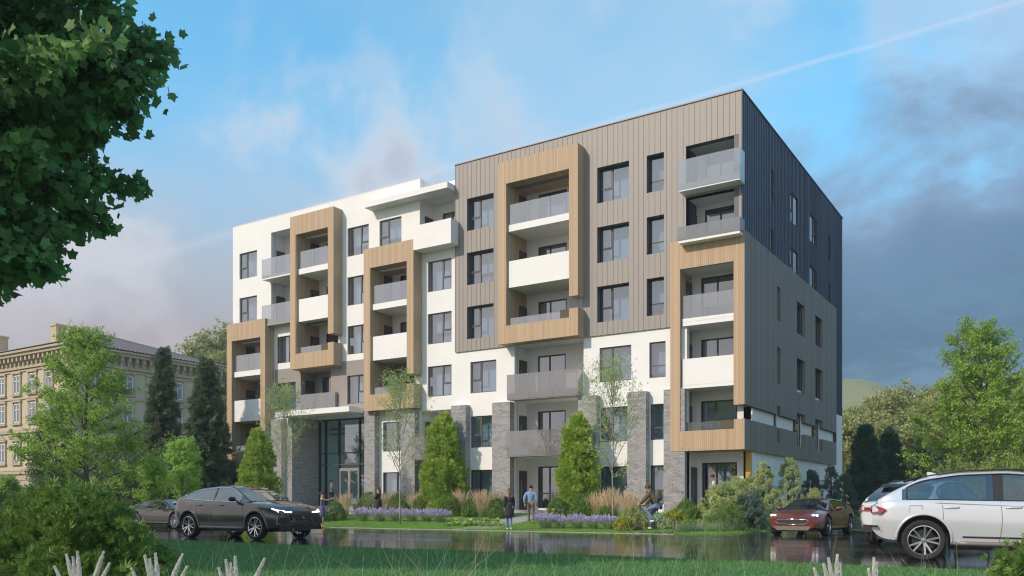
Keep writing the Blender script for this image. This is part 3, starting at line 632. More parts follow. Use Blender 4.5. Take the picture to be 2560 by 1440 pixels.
# wet asphalt: near mirror where water stands, rough where it has drained
def wet():
    M = bpy.data.materials.new('wet_asphalt'); M.use_nodes = True; nt = M.node_tree; N = nt.nodes; L = nt.links; b = N['Principled BSDF']
    tc = N.new('ShaderNodeTexCoord')
    def nz(s, sc, det=5, rough=.6):
        mp = N.new('ShaderNodeMapping'); L.new(tc.outputs['Object'], mp.inputs[0]); mp.inputs['Scale'].default_value = sc
        n = N.new('ShaderNodeTexNoise'); L.new(mp.outputs[0], n.inputs['Vector']); n.inputs['Scale'].default_value = s; n.inputs['Detail'].default_value = det; n.inputs['Roughness'].default_value = rough; return n.outputs[0]
    pud = N.new('ShaderNodeMapRange'); L.new(nz(.45, (.45, 1, 1)), pud.inputs[0]); pud.inputs[1].default_value = .40; pud.inputs[2].default_value = .62
    mr = N.new('ShaderNodeMapRange'); L.new(pud.outputs[0], mr.inputs[0]); mr.inputs[3].default_value = .13; mr.inputs[4].default_value = .045; L.new(mr.outputs[0], b.inputs['Roughness'])
    cr = N.new('ShaderNodeMix'); cr.data_type = 'RGBA'; L.new(nz(60, (1, 1, 1)), cr.inputs[0]); cr.inputs[6].default_value = (.014,.014,.015,1); cr.inputs[7].default_value = (.075,.072,.07,1); L.new(cr.outputs[2], b.inputs['Base Color'])
    b.inputs['Specular IOR Level'].default_value = .75; b.inputs['IOR'].default_value = 1.5
    bp = N.new('ShaderNodeBump'); bp.inputs['Distance'].default_value = .004; bp.inputs['Strength'].default_value = .35; L.new(nz(2.2, (.5, 1.6, 1), 6, .65), bp.inputs['Height']); L.new(bp.outputs[0], b.inputs['Normal'])
    return M
WET = wet()
r = MB(); r.quad((-140,-23.6,0), (120,-23.6,0), (120,-10.2,0), (-140,-10.2,0)); r.quad((-2,-10.2,0), (120,-10.2,0), (120,-2,0), (-2,-2,0)); r.quad((-2,-2,0), (7.0,-2,0), (7.0,60,0), (-2,60,0)); structure(r.build('road', WET))
KERB = mat('kerb_stone', (.30,.29,.28), .7, noise=(3,.2))
for y0, y1, x1 in ((-23.70, -23.56, 60), (-10.42, -10.29, .9)):
    q = MB()
    for k in range(130): q.box(-75+k*1.0+.006, min(-74+k*1.0, x1), y0, y1, -.02, .018) if -75+k < x1-.1 else None
    structure(q.build('kerb', KERB))
# lawns
LAWN = mat('lawn_turf', (.05,.17,.035), .95, noise=(.9,.28), bump=(120,.6)); 
BLADE = mat('grass_blade', (.125,.25,.065), .7, var=.35, hue=.02, trans=.25)
def grid(name, xs, ys, zf, m, smooth=True):
    V = np.array([(x, y, zf(x, y)) for y in ys for x in xs]); nx = len(xs); ny = len(ys)
    F = np.array([(j*nx+i, j*nx+i+1, (j+1)*nx+i+1, (j+1)*nx+i) for j in range(ny-1) for i in range(nx-1)])
    return link(name, np_mesh(name, V, F, m, smooth=smooth))
def near_z(x, y): return .045+.10*min(1, max(0, (-23.6-y)/3))+.03*math.sin(x*.5+y*.3)*min(1, max(0, (-23.6-y)/2))
structure(grid('lawn', np.linspace(-60, 40, 60), np.concatenate([[-23.62], np.linspace(-23.9, -60, 40)]), near_z, LAWN))
# bank in front of the building: follows its rounded corner
def bank():
    V = []; F = []; rows = 26; out = []
    for i in range(70): out.append((-75+75*i/69, -10.3, -75+75*i/69, 0.0))
    for i in range(1, 24):
        a = math.pi/2*i/23; c, s = math.cos(a), math.sin(a); k = (abs(c)**4+abs(s)**4)**-.25; out.append((2.6*s*k, -10.3*c*k, 0.0, 0.0))
    for i in range(1, 20): out.append((2.6, 26*i/19, 0.0, 26*i/19))
    n = len(out)
    for j in range(rows):
        t = j/(rows-1)
        for ox, oy, ix, iy in out: x = ox+(ix-ox)*t; y = oy+(iy-oy)*t; V.append((x, y, max(.012, terr(x, y)) if j else -.02))
    for j in range(rows-1):
        for i in range(n-1): F.append((j*n+i, j*n+i+1, (j+1)*n+i+1, (j+1)*n+i))
    V = np.array(V); V[:, 2] += .004
    o = link('planted_bank', np_mesh('planted_bank', V, np.array(F), LAWN2, smooth=True)); return structure(o)
LAWN2 = mat('verge_turf', (.11,.22,.035), .95, noise=(.8,.3), bump=(120,.6))
bank()
def on_bank(u, v):
    """point of the bank seen at pixel (u, v)"""
    d = FW+RT*((u-1280)/FPX); lo = 20.0
    t = 20.0
    while t < 60:
        p = CAM+d*t; z = 1.07+(HV-v)/FPX*t
        if z <= max(terr(p.x, p.y), 0) : break
        t += .05
    p = CAM+d*t; p.z = max(terr(p.x, p.y), 0.0); return p, t
TB = np.array([(-.5,0,0),(.5,0,0),(.25,.12,.6),(-.25,.12,.6),(.0,.45,1.0)]); 
def blade_tpl(w, bend, seg=3):
    V = []; F = []
    for i in range(seg+1):
        t = i/seg; ww = w*(1-t)**.8*.5+ (.0008 if i == seg else 0); y = bend*t*t; z = t*(1-.25*bend*t)
        V += [(-ww, y, z), (ww, y, z)]
    for i in range(seg): F.append((2*i, 2*i+1, 2*i+3, 2*i+2))
    return np.array(V), np.array(F)
def turf(name, pts, h, m, w=.06):
    n = len(pts); dirs = np.stack([RNG.normal(0, .28, n), RNG.normal(0, .28, n), np.ones(n)], 1)
    tv, tf = blade_tpl(w, .35, 2); V, F = scatter(tv, tf, pts, dirs, h*RNG.uniform(.6, 1.25, n), RNG.uniform(0, 6.28, n))
    return stuff(link(name, np_mesh(name, V, F, m)))
# mown blades: dense by the camera, thinner along the kerb
n = 90000; d = 9+ (25-9)*RNG.random(n)**1.0; u = RNG.uniform(-60, 2620, n)
px = np.array(CAM)[None, :2]+(np.array(FW)[None, :2]+np.array(RT)[None, :2]*((u-1280)/FPX)[:, None])*d[:, None]
k = px[:, 1] < -23.66; px = px[k]; pz = np.array([near_z(x, y) for x, y in px])
turf('lawn_grass', np.column_stack([px, pz]), .055, BLADE, .16)
n = 60000; x = RNG.uniform(-24, 2.6, n); y = RNG.uniform(-10.3, -5.5, n); k = np.array([terr(a, b) for a, b in zip(x, y)]); s = k > .005
BLADE2 = mat('verge_blade', (.20,.36,.05), .7, var=.35, hue=.02, trans=.25)
turf('verge_grass', np.column_stack([x[s], y[s], k[s]]), .06, BLADE2, .18)
# paths and terraces
CONC = mat('concrete_paving', (.38,.37,.355), .55, noise=(1.6,.12), bump=(80,.15))
def path(name, pts, wd, lift=.012, n=14):
    V = []; F = []
    for i in range(n+1):
        t = i/n*(len(pts)-1); a = min(int(t), len(pts)-2); q = t-a; p = Vector(pts[a]).lerp(Vector(pts[a+1]), q); dr = (Vector(pts[a+1])-Vector(pts[a])).normalized(); nn = Vector((-dr.y, dr.x))*wd/2
        for s in (-1, 1): x, y = p.x+nn.x*s, p.y+nn.y*s; V.append((x, y, max(terr(x, y), .0)+lift))
    m = len(V); V += [(x, y, z-.15) for x, y, z in V]
    for i in range(n):
        a, b_, c, e = 2*i, 2*i+1, 2*i+3, 2*i+2; F += [(a, b_, c, e), (a, e, e+m, a+m), (b_, b_+m, c+m, c)]
    me = bpy.data.meshes.new(name); me.from_pydata(V, [], F); me.materials.append(CONC); o = link(name, me); return structure(o)
path('entrance_path', [(-26.0, .3), (-25.2, -4), (-21.5, -8.2), (-19.9, -10.1)], 2.2)
path('garden_path', [(-9.8, .3), (-10.0, -3.5), (-9.0, -7), (-8.1, -10.1)], 1.6)
path('corner_path', [(-1.4, .3), (-1.5, -2.2), (-2.9, -4.6)], 2.2)
q = MB(); q.box(-29.0, -22.95, -1.2, 2.1, .3, .94); q.box(-29.6, -22.4, -1.7, -1.2, .3, .78); structure(q.build('entrance_step', CONC))
q = MB(); q.box(-12.4, -8.3, -.6, 1.3, .3, .755); structure(q.build('terrace', CONC))
q = MB(); q.box(-2.7, .1, -.9, 1.4, .3, .715); structure(q.build('terrace', CONC))
# kerb of the far verge: thin lawn strip beyond the red car
structure(grid('verge_strip', np.linspace(4.9, 14, 12), np.linspace(-3.3, -2.5, 3), lambda x, y: .05, LAWN2))
# hills behind the right-hand trees
HILL = mat('hill_turf', (.30,.29,.15), .95, noise=(.035,.0), col2=(.19,.21,.09), bump=(.5,.3)); ROCK = mat('hill_rock', (.5,.47,.45), .95, noise=(.08,.2))
from mathutils import noise as MN
def hill(name, prof, depth, thick, u0, u1, label):
    us = np.linspace(u0, u1, 70); V = []; F = []; mi = []
    rows = 26
    for j in range(rows):
        t = j/(rows-1); dd = depth-thick+2*thick*t
        for u in us:
            h = float(np.interp(u, [p[0] for p in prof], [p[1] for p in prof])); top = (HV-h)/FPX*depth+1
            p = at(u, dd); nzv = MN.fractal(Vector((p.x*.02, p.y*.02, 1.3)), 1.0, 2.1, 5); k = math.cos((t-.5)*math.pi)**.9 if 0 < t < 1 else 0
            V.append((p.x, p.y, top*k*(1+.10*nzv)-1))
    n = len(us)
    for j in range(rows-1):
        for i in range(n-1):
            F.append((j*n+i, j*n+i+1, (j+1)*n+i+1, (j+1)*n+i)); c = Vector(V[j*n+i])
            mi.append(1 if MN.fractal(Vector((c.x*.035, c.y*.035, c.z*.05)), 1.0, 2.0, 4) > .33 and c.z > 8 else 0)
    o = link(name, np_mesh(name, np.array(V), np.array(F), [HILL, ROCK], mi, smooth=True)); return structure(o)
hill('hill', [(1700,1000), (1950,950), (2060,925), (2140,934), (2190,945), (2230,972), (2270,990), (2330,992), (2420,960), (2560,930), (2900,960)], 330, 70, 1700, 3000, '')
hill('hill', [(1700,1060), (2000,1030), (2110,1015), (2170,1000), (2250,985), (2330,972), (2450,985), (2600,1010), (2900,1040)], 240, 45, 1700, 3000, '')
# ------------------------------------------------------------------ the old ochre mansion on the left
OCH = mat('ochre_render', (.52,.44,.32), .9, noise=(.8,.06)); OCHT = mat('ochre_stone_trim', (.44,.37,.26), .9, noise=(2,.08))
WWIN = mat('white_window_paint', (.75,.75,.76), .6); DGLASS = mat('old_window_glass', (.20,.21,.24), .12, spec=.6)
TILE = mat('clay_roof_tile', (.52,.40,.37), .8, var=.2, noise=(3,.1))
MX, MY = -65.5, 6.2; ML, MD, MZ = 34.0, 16.8, 16.0
M_ = thing('mansion', (MX, MY, 0), 'four-storey ochre mansion with bracketed cornice and clay tile roof behind the left trees', 'mansion')
def mp(mb, name, m, parent=None, **k):
    o = mb.build(name, m, parent or M_, **k); return o
q = MB(); q.box(-ML, 0, 0, MD, 0, 15.4); mp(q, 'wall', OCH)
def onf(i):   # two faces: 0 front (towards -y), 1 side (towards +x)
    return (lambda a, d, z: (-a, -d, z)) if i == 0 else (lambda a, d, z: (d, a, z))
def fb(mb, f, a0, a1, d0, d1, z0, z1):
    p, r_ = f(a0, d0, z0), f(a1, d1, z1); mb.box(min(p[0],r_[0]), max(p[0],r_[0]), min(p[1],r_[1]), max(p[1],r_[1]), z0, z1)
for fi, span in ((0, ML), (1, MD)):
    f = onf(fi); q = MB()
    for z, h, d in ((4.0, .28, .22), (4.32, .12, .12), (8.05, .22, .18), (8.3, .1, .1), (11.35, .12, .1), (14.05, .14, .12)): fb(q, f, 0, span, 0, d, z, z+h)
    mp(q, 'string_course', OCHT)
    q = MB(); fb(q, f, 0, span, 0, .25, 14.3, 14.6); fb(q, f, -.5, span, 0, .75, 15.45, 15.75); fb(q, f, -.7, span, 0, .95, 15.75, 15.95); mp(q, 'cornice', OCHT)
    a = .2
    while a < span:
        q = MB(); fb(q, f, a, a+.28, 0, .62, 15.0, 15.45); fb(q, f, a+.03, a+.25, 0, .40, 14.6, 15.0); mp(q, 'cornice_bracket', OCHT); a += .78
    z = .3; q = MB()
    while z < 3.7: fb(q, f, .02, span, 0, .09, z, z+.44); z += .52
    mp(q, 'rusticated_course', OCHT)
    for z0, z1 in ((4.5, 8.0), (8.45, 14.0)):
        for a in (.1, span/2): q = MB(); fb(q, f, a, a+.75, 0, .10, z0, z1); mp(q, 'pilaster', OCHT)
    n = int((span-1.5)/2.85)
    for k in range(n):
        c = 3.45+2.85*k if fi == 0 else 3.0+2.85*k
        for z0, z1, ped in ((11.95, 13.75, 0), (9.1, 10.95, 0), (5.15, 7.1, 1), (1.0, 3.3, 0)):
            w2 = .58; fr = MB()
            for A, Bx, Z, T in ((c-w2, c-w2+.09, z0, z1), (c+w2-.09, c+w2, z0, z1), (c-.04, c+.04, z0, z1), (c-w2, c+w2, z0, z0+.09), (c-w2, c+w2, z1-.09, z1), (c-w2, c+w2, z0+(z1-z0)*.66, z0+(z1-z0)*.66+.07)): fb(fr, f, A, Bx, .02, .09, Z, T)
            o = mp(fr, 'window', WWIN)
            g_ = MB(); fb(g_, f, c-w2+.02, c+w2-.02, .01, .04, z0+.02, z1-.02); mp(g_, 'pane', DGLASS, o)
            if z0 > 4:
                s_ = MB(); fb(s_, f, c-w2-.22, c-w2, 0, .13, z0-.1, z1+.15); fb(s_, f, c+w2, c+w2+.22, 0, .13, z0-.1, z1+.15); fb(s_, f, c-w2-.3, c+w2+.3, 0, .2, z1+.15, z1+.34); fb(s_, f, c-w2-.3, c+w2+.3, 0, .22, z0-.24, z0-.06)
                if ped:
                    p = [f(c-w2-.35, 0, z1+.34), f(c+w2+.35, 0, z1+.34), f(c, 0, z1+.85)]; p2 = [f(c-w2-.35, .22, z1+.34), f(c+w2+.35, .22, z1+.34), f(c, .22, z1+.85)]
                    s_.add(p+p2, [(0,1,2), (5,4,3), (0,3,4,1), (1,4,5,2), (2,5,3,0)])
                mp(s_, 'sill', OCHT, o)
# hipped roof in courses of round tiles
def rslope(a, b, c, d, cols, rows):
    a, b, c, d = map(Vector, (a, b, c, d)); V = []; F = []; up = (b-a).cross(d-a).normalized()
    for j in range(rows):
        for s in (0, 1):
            t = (j+s)/rows
            for i in range(cols*4+1):
                x = i/(cols*4); p = a.lerp(b, x).lerp(d.lerp(c, x), t); V.append(p+up*(.05*math.sin(i*math.pi/2)+(.11 if s == 0 else 0)))
    w_ = cols*4+1
    for j in range(rows*2-1):
        for i in range(w_-1): F.append((j*w_+i, j*w_+i+1, (j+1)*w_+i+1, (j+1)*w_+i))
    return np.array(V), np.array(F)
e = 1.0; hz = 3.1; ez = 15.96; rd = (MD+2*e)/2
A, Bq, Cq, Dq = (-ML-e, -e, ez), (e, -e, ez), (e, MD+e, ez), (-ML-e, MD+e, ez); r0, r1 = (-ML+rd, MD/2, ez+hz), (e-rd, MD/2, ez+hz)
rf = link('roof', np_mesh('roof', *cat_vf([rslope(A, Bq, r1, r0, 90, 22), rslope(Bq, Cq, r1, r1, 48, 22), rslope(Cq, Dq, r0, r1, 40, 12)]), TILE), M_)
for x in (-14, -26): q = MB(); q.box(x, x+1.1, 6, 7.1, 17, 20.2); q.box(x-.1, x+1.2, 5.9, 7.2, 20.2, 20.4); mp(q, 'chimney', OCHT)
# ------------------------------------------------------------------ plants: templates
def quads(lst): 
    V = []; F = []
    for q in lst: b = len(V); V += list(q); F.append((b, b+1, b+2, b+3))
    return np.array(V, float), np.array(F)
def leafq(o, d, n, l, w):
    o, d, n = Vector(o), Vector(d).normalized(), Vector(n); s = d.cross(n); s = s.normalized() if s.length > 1e-6 else d.orthogonal().normalized(); n = s.cross(d)
    return [tuple(o), tuple(o+d*l*.5+s*w*.5+n*w*.15), tuple(o+d*l), tuple(o+d*l*.5-s*w*.5+n*w*.15)]
rt = random.Random(3)
def T_sprig(n=6, l=.45, w=.26, spread=.9):
    L_ = []
    for i in range(n):
        z = .1+.75*i/max(1, n-1); a = i*2.4; d = (math.cos(a)*spread, math.sin(a)*spread, .45+rt.uniform(-.3, .3)); L_.append(leafq((0,0,z), d, (rt.uniform(-.5,.5), rt.uniform(-.5,.5), 1), l*rt.uniform(.8,1.2), w))
    return quads(L_)
def T_needles(n=12, l=.5, w=.05, spread=.8, flat=False):
    L_ = []
    for i in range(n):
        z = .9*i/n; a = (0 if i % 2 else math.pi)+rt.uniform(-.4,.4) if flat else i*2.4; d = (math.cos(a)*spread, math.sin(a)*spread*(.35 if flat else 1), .8); L_.append(leafq((0,0,z), d, (0,0,1) if not flat else (0,1,0), l*(1-.4*z), w))
    L_.append(leafq((0,0,0), (0,0,1), (0,1,0), 1.1, w)); return quads(L_)
def T_fan(n=9, l=1.0, w=.16, arc=1.1):
    L_ = []
    for i in range(n):
        a = (i/(n-1)-.5)*2*arc; L_.append(leafq((0, rt.uniform(-.05,.05), .05), (math.sin(a), rt.uniform(-.25,.25), math.cos(a)), (0,1,0), l*(1-.25*abs(a)), w))
    return quads(L_)
SPR = T_sprig(); SPR4 = T_sprig(4, .6, .4); NEE = T_needles(); NEEF = T_needles(14, .42, .055, .75, True); FAN = T_fan(); TUFT = T_needles(14, .75, .11, .95)
MAP = np.array([(0,0,0),(.26,-.10,.02),(.50,-.14,.14),(.42,.0,.33),(.64,.02,.60),(.30,.05,.66),(.0,-.03,1.05),(-.30,.05,.66),(-.64,.02,.60),(-.42,.0,.33),(-.50,-.14,.14),(-.26,-.10,.02)], float); MAPF = np.array([list(range(12))])
BARK = mat('grey_bark', (.12,.10,.085), .95, noise=(6,.3), bump=(20,.6)); BARKL = mat('pale_bark', (.30,.28,.25), .9, noise=(6,.3)); PBARK = mat('pine_bark', (.17,.10,.065), .95, noise=(8,.3))
def fol(name, c, var=.35, hue=.025, tr=.3, rough=.6): return mat(name, tuple(min(.8, x*1.18) for x in c), rough, var=var, hue=hue, trans=min(.5, tr+.14), spec=.3)
F_BIRCH = fol('birch_leaves', (0.27,0.4,0.075)); F_DARK = fol('dark_leaves', (0.1,0.15,0.055)); F_MAPLE = fol('maple_leaves', (0.11,0.235,0.085), .4, .03, .3); F_SPRUCE = fol('spruce_needles', (.13,.17,.095), .3, .015, .1)
F_ARB = fol('arborvitae_sprays', (.34,.45,.085), .32, .02, .2); F_YEW = fol('yew_sprays', (0.17,0.26,0.06), .38, .02, .2); F_DYEW = fol('dark_yew', (.055,.125,.055), .3, .015, .1); F_PINE = fol('dwarf_pine_tufts', (.42,.47,.19), .28, .012, .15)
F_BPINE = fol('blue_pine_tufts', (0.13,0.2,0.15), .28, .012, .15); F_BOX = fol('boxwood_leaves', (0.15,0.26,0.05), .35, .02, .2); F_FAR = fol('far_leaves', (0.32,0.34,0.13), .3, .02, .25); F_LIME = fol('lime_leaves', (0.33,0.5,0.1), .3, .02, .3)
F_YG = fol('yellow_green_leaves', (0.38,0.38,0.057), .3, .02, .25); F_HOSTA = fol('hosta_leaves', (0.4,0.5,0.18), .3, .02, .2); F_JUN = fol('juniper_sprays', (0.17,0.26,0.07), .35, .02, .15)
F_LAVG = fol('lavender_stems', (0.228,0.304,0.142), .3, .015, .15); F_LAV = fol('lavender_flowers', (.54,.47,.66), .3, .02, .15); F_STRAW = fol('feather_grass_plumes', (0.66,0.53,0.38), .25, .01, .25); F_GRN = fol('grass_leaves', (0.247,0.342,0.095), .35, .02, .25)
F_FESC = fol('blue_fescue', (0.304,0.38,0.209), .3, .015, .2); F_GHOST = fol('young_birch_leaves', (0.36,0.48,0.16), .3, .02, .35); F_PLUME = mat('pampas_plume', (.80,.76,.72), .9, var=.12, trans=.25); F_DRY = fol('dry_grass', (.36,.36,.17), .35, .015, .3); F_TEALG = fol('blue_green_grass', (0.19,0.361,0.228), .35, .02, .2)
def rnd(n): return RNG.random(n)
def part(parent, name, V, F, m, kind=None): return link(name, np_mesh(name, V, F, m), parent, kind)
def unit(n):
    v = RNG.normal(0, 1, (n, 3)); return v/np.linalg.norm(v, axis=1, keepdims=True)
# ------------------------------------------------------------------ plants: builders (local frame, base at the origin)
def tree(t, H, r0, t0, prof, limbs, leaf_n, tpl, ls, m, bark=BARK, elev=.6, wob=.03, sub=5, droop=.0, jit=.3, seed=0):
    """trunk with limbs and forks, leaves gathered round the twigs"""
    q = random.Random(seed); mb = MB(); pts = [(q.gauss(0, wob)*k*.25, q.gauss(0, wob)*k*.25, H*.96*k/8) for k in range(9)]
    mb.tube(pts, [r0*(1-.9*k/8)+.01 for k in range(9)], 8); A = []
    for i in range(limbs):
        f = t0+(.97-t0)*((i+.5)/limbs)**.85; base = Vector(pts[0]).lerp(Vector((0,0,0)), 0); k = f*8/.96; a = min(int(k), 7); base = Vector(pts[a]).lerp(Vector(pts[a+1]), min(1, k-a))
        L_ = prof((f-t0)/(1-t0))*q.uniform(.75, 1.15); az = i*2.399+q.uniform(-.4, .4); el = elev+q.uniform(-.2, .2)+.35*f
        d = Vector((math.cos(az)*math.cos(el), math.sin(az)*math.cos(el), math.sin(el))); L_ = L_/max(.35, math.cos(el)); L_ = min(L_, H*(1-f)*1.1+.6*prof(.4)); P = [base]; dd = d.copy()
        for s in range(4): dd = (dd+Vector((q.gauss(0,.10), q.gauss(0,.10), q.gauss(0,.06)-droop*.25))).normalized(); P.append(P[-1]+dd*L_/4)
        rr = max(.012, r0*.42*(1-f)+.012); mb.tube(P, [rr*(1-.22*s) for s in range(5)], 5, cap=False)
        for s in range(sub):
            fr = .25+.75*(s+q.random())/sub; k2 = fr*4; a2 = min(int(k2), 3); b0 = P[a2].lerp(P[a2+1], k2-a2); sd = (dd*.7+Vector((q.gauss(0,.6), q.gauss(0,.6), q.gauss(0.1,.4)-droop))).normalized(); sl_ = L_*q.uniform(.25,.5)*(1.1-.5*fr)
            b1 = b0+sd*sl_*.5+Vector((0,0,-droop*.06)); b2 = b0+sd*sl_; mb.tube([b0, b1, b2], [rr*.4, rr*.3, .006], 4, cap=False); A += [(b0, b1, 1), (b1, b2, 2)]
        A.append((P[3], P[4], 2)); A.append((P[2], P[3], 1))
    mb.build('trunk', bark, t, smooth=True)
    a = np.array([x[0] for x in A]); b = np.array([x[1] for x in A]); wgt = np.array([x[2]*max(.05, (x[1]-x[0]).length) for x in A]); wgt /= wgt.sum()
    i = RNG.choice(len(A), leaf_n, p=wgt); u = rnd(leaf_n)[:, None]; p = a[i]*(1-u)+b[i]*u+RNG.normal(0, jit, (leaf_n, 3))*np.array([1, 1, .7]); d = (b[i]-a[i]); d /= np.linalg.norm(d, axis=1, keepdims=True)+1e-9
    dirs = d*.6+unit(leaf_n)*.9+np.array([0, 0, -droop*.8]); V, F = scatter(*tpl, p, dirs, ls*RNG.uniform(.55, 1.25, leaf_n), rnd(leaf_n)*6.28)
    part(t, 'crown', V, F, m); return p, dirs
def conifer(t, H, Rm, n, tpl, ls, m, whorls=26, per=8, droop=.25, power=.85, base=.04, bark=PBARK, r0=.12, up=.0, seed=0, fill=1.0):
    q = random.Random(seed); mb = MB(); mb.tube([(0,0,-.1), (0,0,H*.5), (0,0,H*.97)], [r0, r0*.55, .015], 7); SA = []; SB = []
    for k in range(whorls):
        f = base+(1-base)*((k+.3)/whorls); L_ = Rm*(1-f)**power*q.uniform(.82, 1.12)+.04
        for j in range(per):
            az = 6.283*j/per+k*1.3+q.uniform(-.25,.25); l = L_*q.uniform(.7, 1.1); z = f*H+q.uniform(-.5,.5)*H/whorls
            a = Vector((0,0,z)); b = Vector((math.cos(az)*l, math.sin(az)*l, z-droop*l+up*l)); mb.tube([a, a.lerp(b,.5)+Vector((0,0,droop*.1*l)), b], [max(.006, r0*.2*(1-f)+.005), .008, .004], 4, cap=False); SA.append(a); SB.append(b)
    mb.build('trunk', bark, t, smooth=True); a = np.array(SA); b = np.array(SB); ln = np.linalg.norm(b-a, axis=1); i = RNG.choice(len(a), n, p=ln/ln.sum()); u = (rnd(n)**.6*fill+(1-fill))[:, None]
    p = a[i]*(1-u)+b[i]*u+RNG.normal(0, ls*.22, (n, 3)); d = (b-a)[i]/ln[i][:, None]; V, F = scatter(*tpl, p, d*.9+unit(n)*.55+np.array([0,0,.15+up]), ls*RNG.uniform(.7,1.25,n), rnd(n)*6.28); part(t, 'crown', V, F, m)
def mound(t, rx, ry, h, n, tpl, ls, m, lump=.18, up=.35, z0=.0, seed=1, name='foliage', inner=.72, freq=2.2, stem=True, prof=None, clus=0, cr=.2):
    """dense shrub: sprays over a lumpy dome; prof(z/h) gives the relative radius of an upright bush"""
    sd = Vector((seed*7.3, seed*3.1, 0))
    v = unit(n); v[:, 2] = np.abs(v[:, 2]) if prof is None else v[:, 2]
    if prof is None:
        k = np.array([1+lump*2*MN.noise(Vector(x)*freq+sd) for x in v])*(inner+(1-inner)*rnd(n)**.5); p = v*np.array([rx, ry, h])*k[:, None]; nr = v/np.array([rx, ry, h]); p[:, 2] += z0
    else:
        z = rnd(n)**.9; a = rnd(n)*6.283; r = np.array([prof(x) for x in z])*np.array([1+lump*2*MN.noise(Vector((math.cos(b_)*freq, math.sin(b_)*freq, x*h/rx*freq*.55))+sd) for b_, x in zip(a, z)])*(inner+(1-inner)*rnd(n)**.5)
        p = np.column_stack([np.cos(a)*r*rx, np.sin(a)*r*ry, z*h+z0]); nr = np.column_stack([np.cos(a), np.sin(a), .25+.6*z])
    nr = nr/np.linalg.norm(nr, axis=1, keepdims=True)
    if clus:     # sprays gathered in tufts that stand out from the dome
        k = max(1, n//clus); C = p[:clus]; D = nr[:clus]*.8+unit(clus)*.35+np.array([0, 0, up]); D /= np.linalg.norm(D, axis=1, keepdims=True); i = np.repeat(np.arange(clus), k); q_ = unit(len(i)); f = rnd(len(i))[:, None]; sz = (cr*RNG.uniform(.7, 1.35, clus))[i][:, None]
        p = C[i]+D[i]*(f-.35)*sz*1.5+q_*sz*.55*(1-.45*f); dirs = D[i]*1.0+q_*.75; n = len(i); V, F = scatter(*tpl, p, dirs, ls*RNG.uniform(.7, 1.25, n), RNG.normal(0, 1.0, n)); part(t, name, V, F, m)
    else:
      dirs = nr*.55+unit(n)*.40+np.array([0,0,up+.45]); V, F = scatter(*tpl, p, dirs, ls*RNG.uniform(.65,1.3,n), RNG.normal(0, .7, n)); part(t, name, V, F, m)
    if stem:
        mb = MB()
        for k in range(7): a = k*.9; mb.tube([(0,0,-.1), (math.cos(a)*rx*.25, math.sin(a)*rx*.25, h*.4), (math.cos(a)*rx*.45, math.sin(a)*rx*.45, h*.7)] if prof is None else [(0,0,-.1), (math.cos(a)*rx*.08, math.sin(a)*rx*.08, h*.5), (0,0,h*.9)], [.03,.02,.008], 5)
        mb.build('stem', BARK, t)
def clump(t, n, h, spread, m, w=.012, bend=.5, name='leaf_tuft', r=.12, seg=3):
    tv, tf = blade_tpl(w, bend, seg); a = rnd(n)*6.283; s = np.abs(RNG.normal(0, spread, n)); d = np.column_stack([np.cos(a)*s, np.sin(a)*s, np.ones(n)]); p = np.column_stack([np.cos(a), np.sin(a), np.zeros(n)])*(rnd(n)**.5*r)[:, None]
    hh = h*RNG.uniform(.6, 1.15, n); roll = np.zeros(n)
    V, F = scatter(tv/np.array([1,1,1]), tf, p, d, hh, rnd(n)*6.28); part(t, name, V, F, m); return p, d, hh
def feather_grass(t, h, n=150, r=.16):
    clump(t, 170, h*.62, .34, F_GRN, .02, .6, 'leaf_tuft', r); p, d, hh = clump(t, n, h, .30, F_STRAW, .010, .15, 'stem', r, 2)
    d = d/np.linalg.norm(d, axis=1, keepdims=True); tip = p+d*hh[:, None]*.60; V, F = scatter(*T_needles(9, .22, .05, .25), tip, d+np.array([0,0,.05]), hh*.40, rnd(n)*6); part(t, 'plume', V, F, F_STRAW)
def lavender(t, r, n=120):
    clump(t, 200, r*1.0, .55, F_LAVG, .03, .3, 'foliage', r*.4); a = rnd(n)*6.283; el = rnd(n)**.6; d = np.column_stack([np.cos(a)*el*1.0, np.sin(a)*el*1.0, np.ones(n)]); d /= np.linalg.norm(d, axis=1, keepdims=True); p = np.column_stack([np.cos(a), np.sin(a), 0*a])*(rnd(n)*r*.45)[:, None]
    L_ = r*RNG.uniform(1.15, 1.6, n); tv, tf = blade_tpl(.02, .1, 2); V, F = scatter(tv, tf, p, d, L_, a); part(t, 'stem', V, F, F_LAVG); V, F = scatter(*T_needles(9, .38, .24, .5), p+d*L_[:, None]*.76, d, L_*.32, a); part(t, 'flower', V, F, F_LAV)
def hosta(t, r, n=34):
    a = rnd(n)*6.283; el = .2+rnd(n)*.9; d = np.column_stack([np.cos(a), np.sin(a), el]); V, F = scatter(*quads([leafq((0,0,0),(0,0,1),(0,1,0),1,.55)]), np.zeros((n, 3)), d, r*RNG.uniform(.7,1.2,n), np.zeros(n)); part(t, 'leaf_tuft', V, F, F_HOSTA)
def px(u, v0, v1, d): return (v1-v0)/FPX*d
# ------------------------------------------------------------------ foreground: maple over the upper left, shade trees, yews, grasses
mpos = at(-225, 10.6); MPT = thing('maple_tree', mpos, 'maple tree with dark lobed leaves hanging into the upper left', 'tree')
tree(MPT, 9.9, .19, .34, lambda f: 2.3*math.sin(min(1, f*.95+.22)*math.pi)**.6, 95, 52000, (MAP, MAPF), .128, F_MAPLE, elev=.32, sub=9, jit=.11, droop=.18, seed=5)
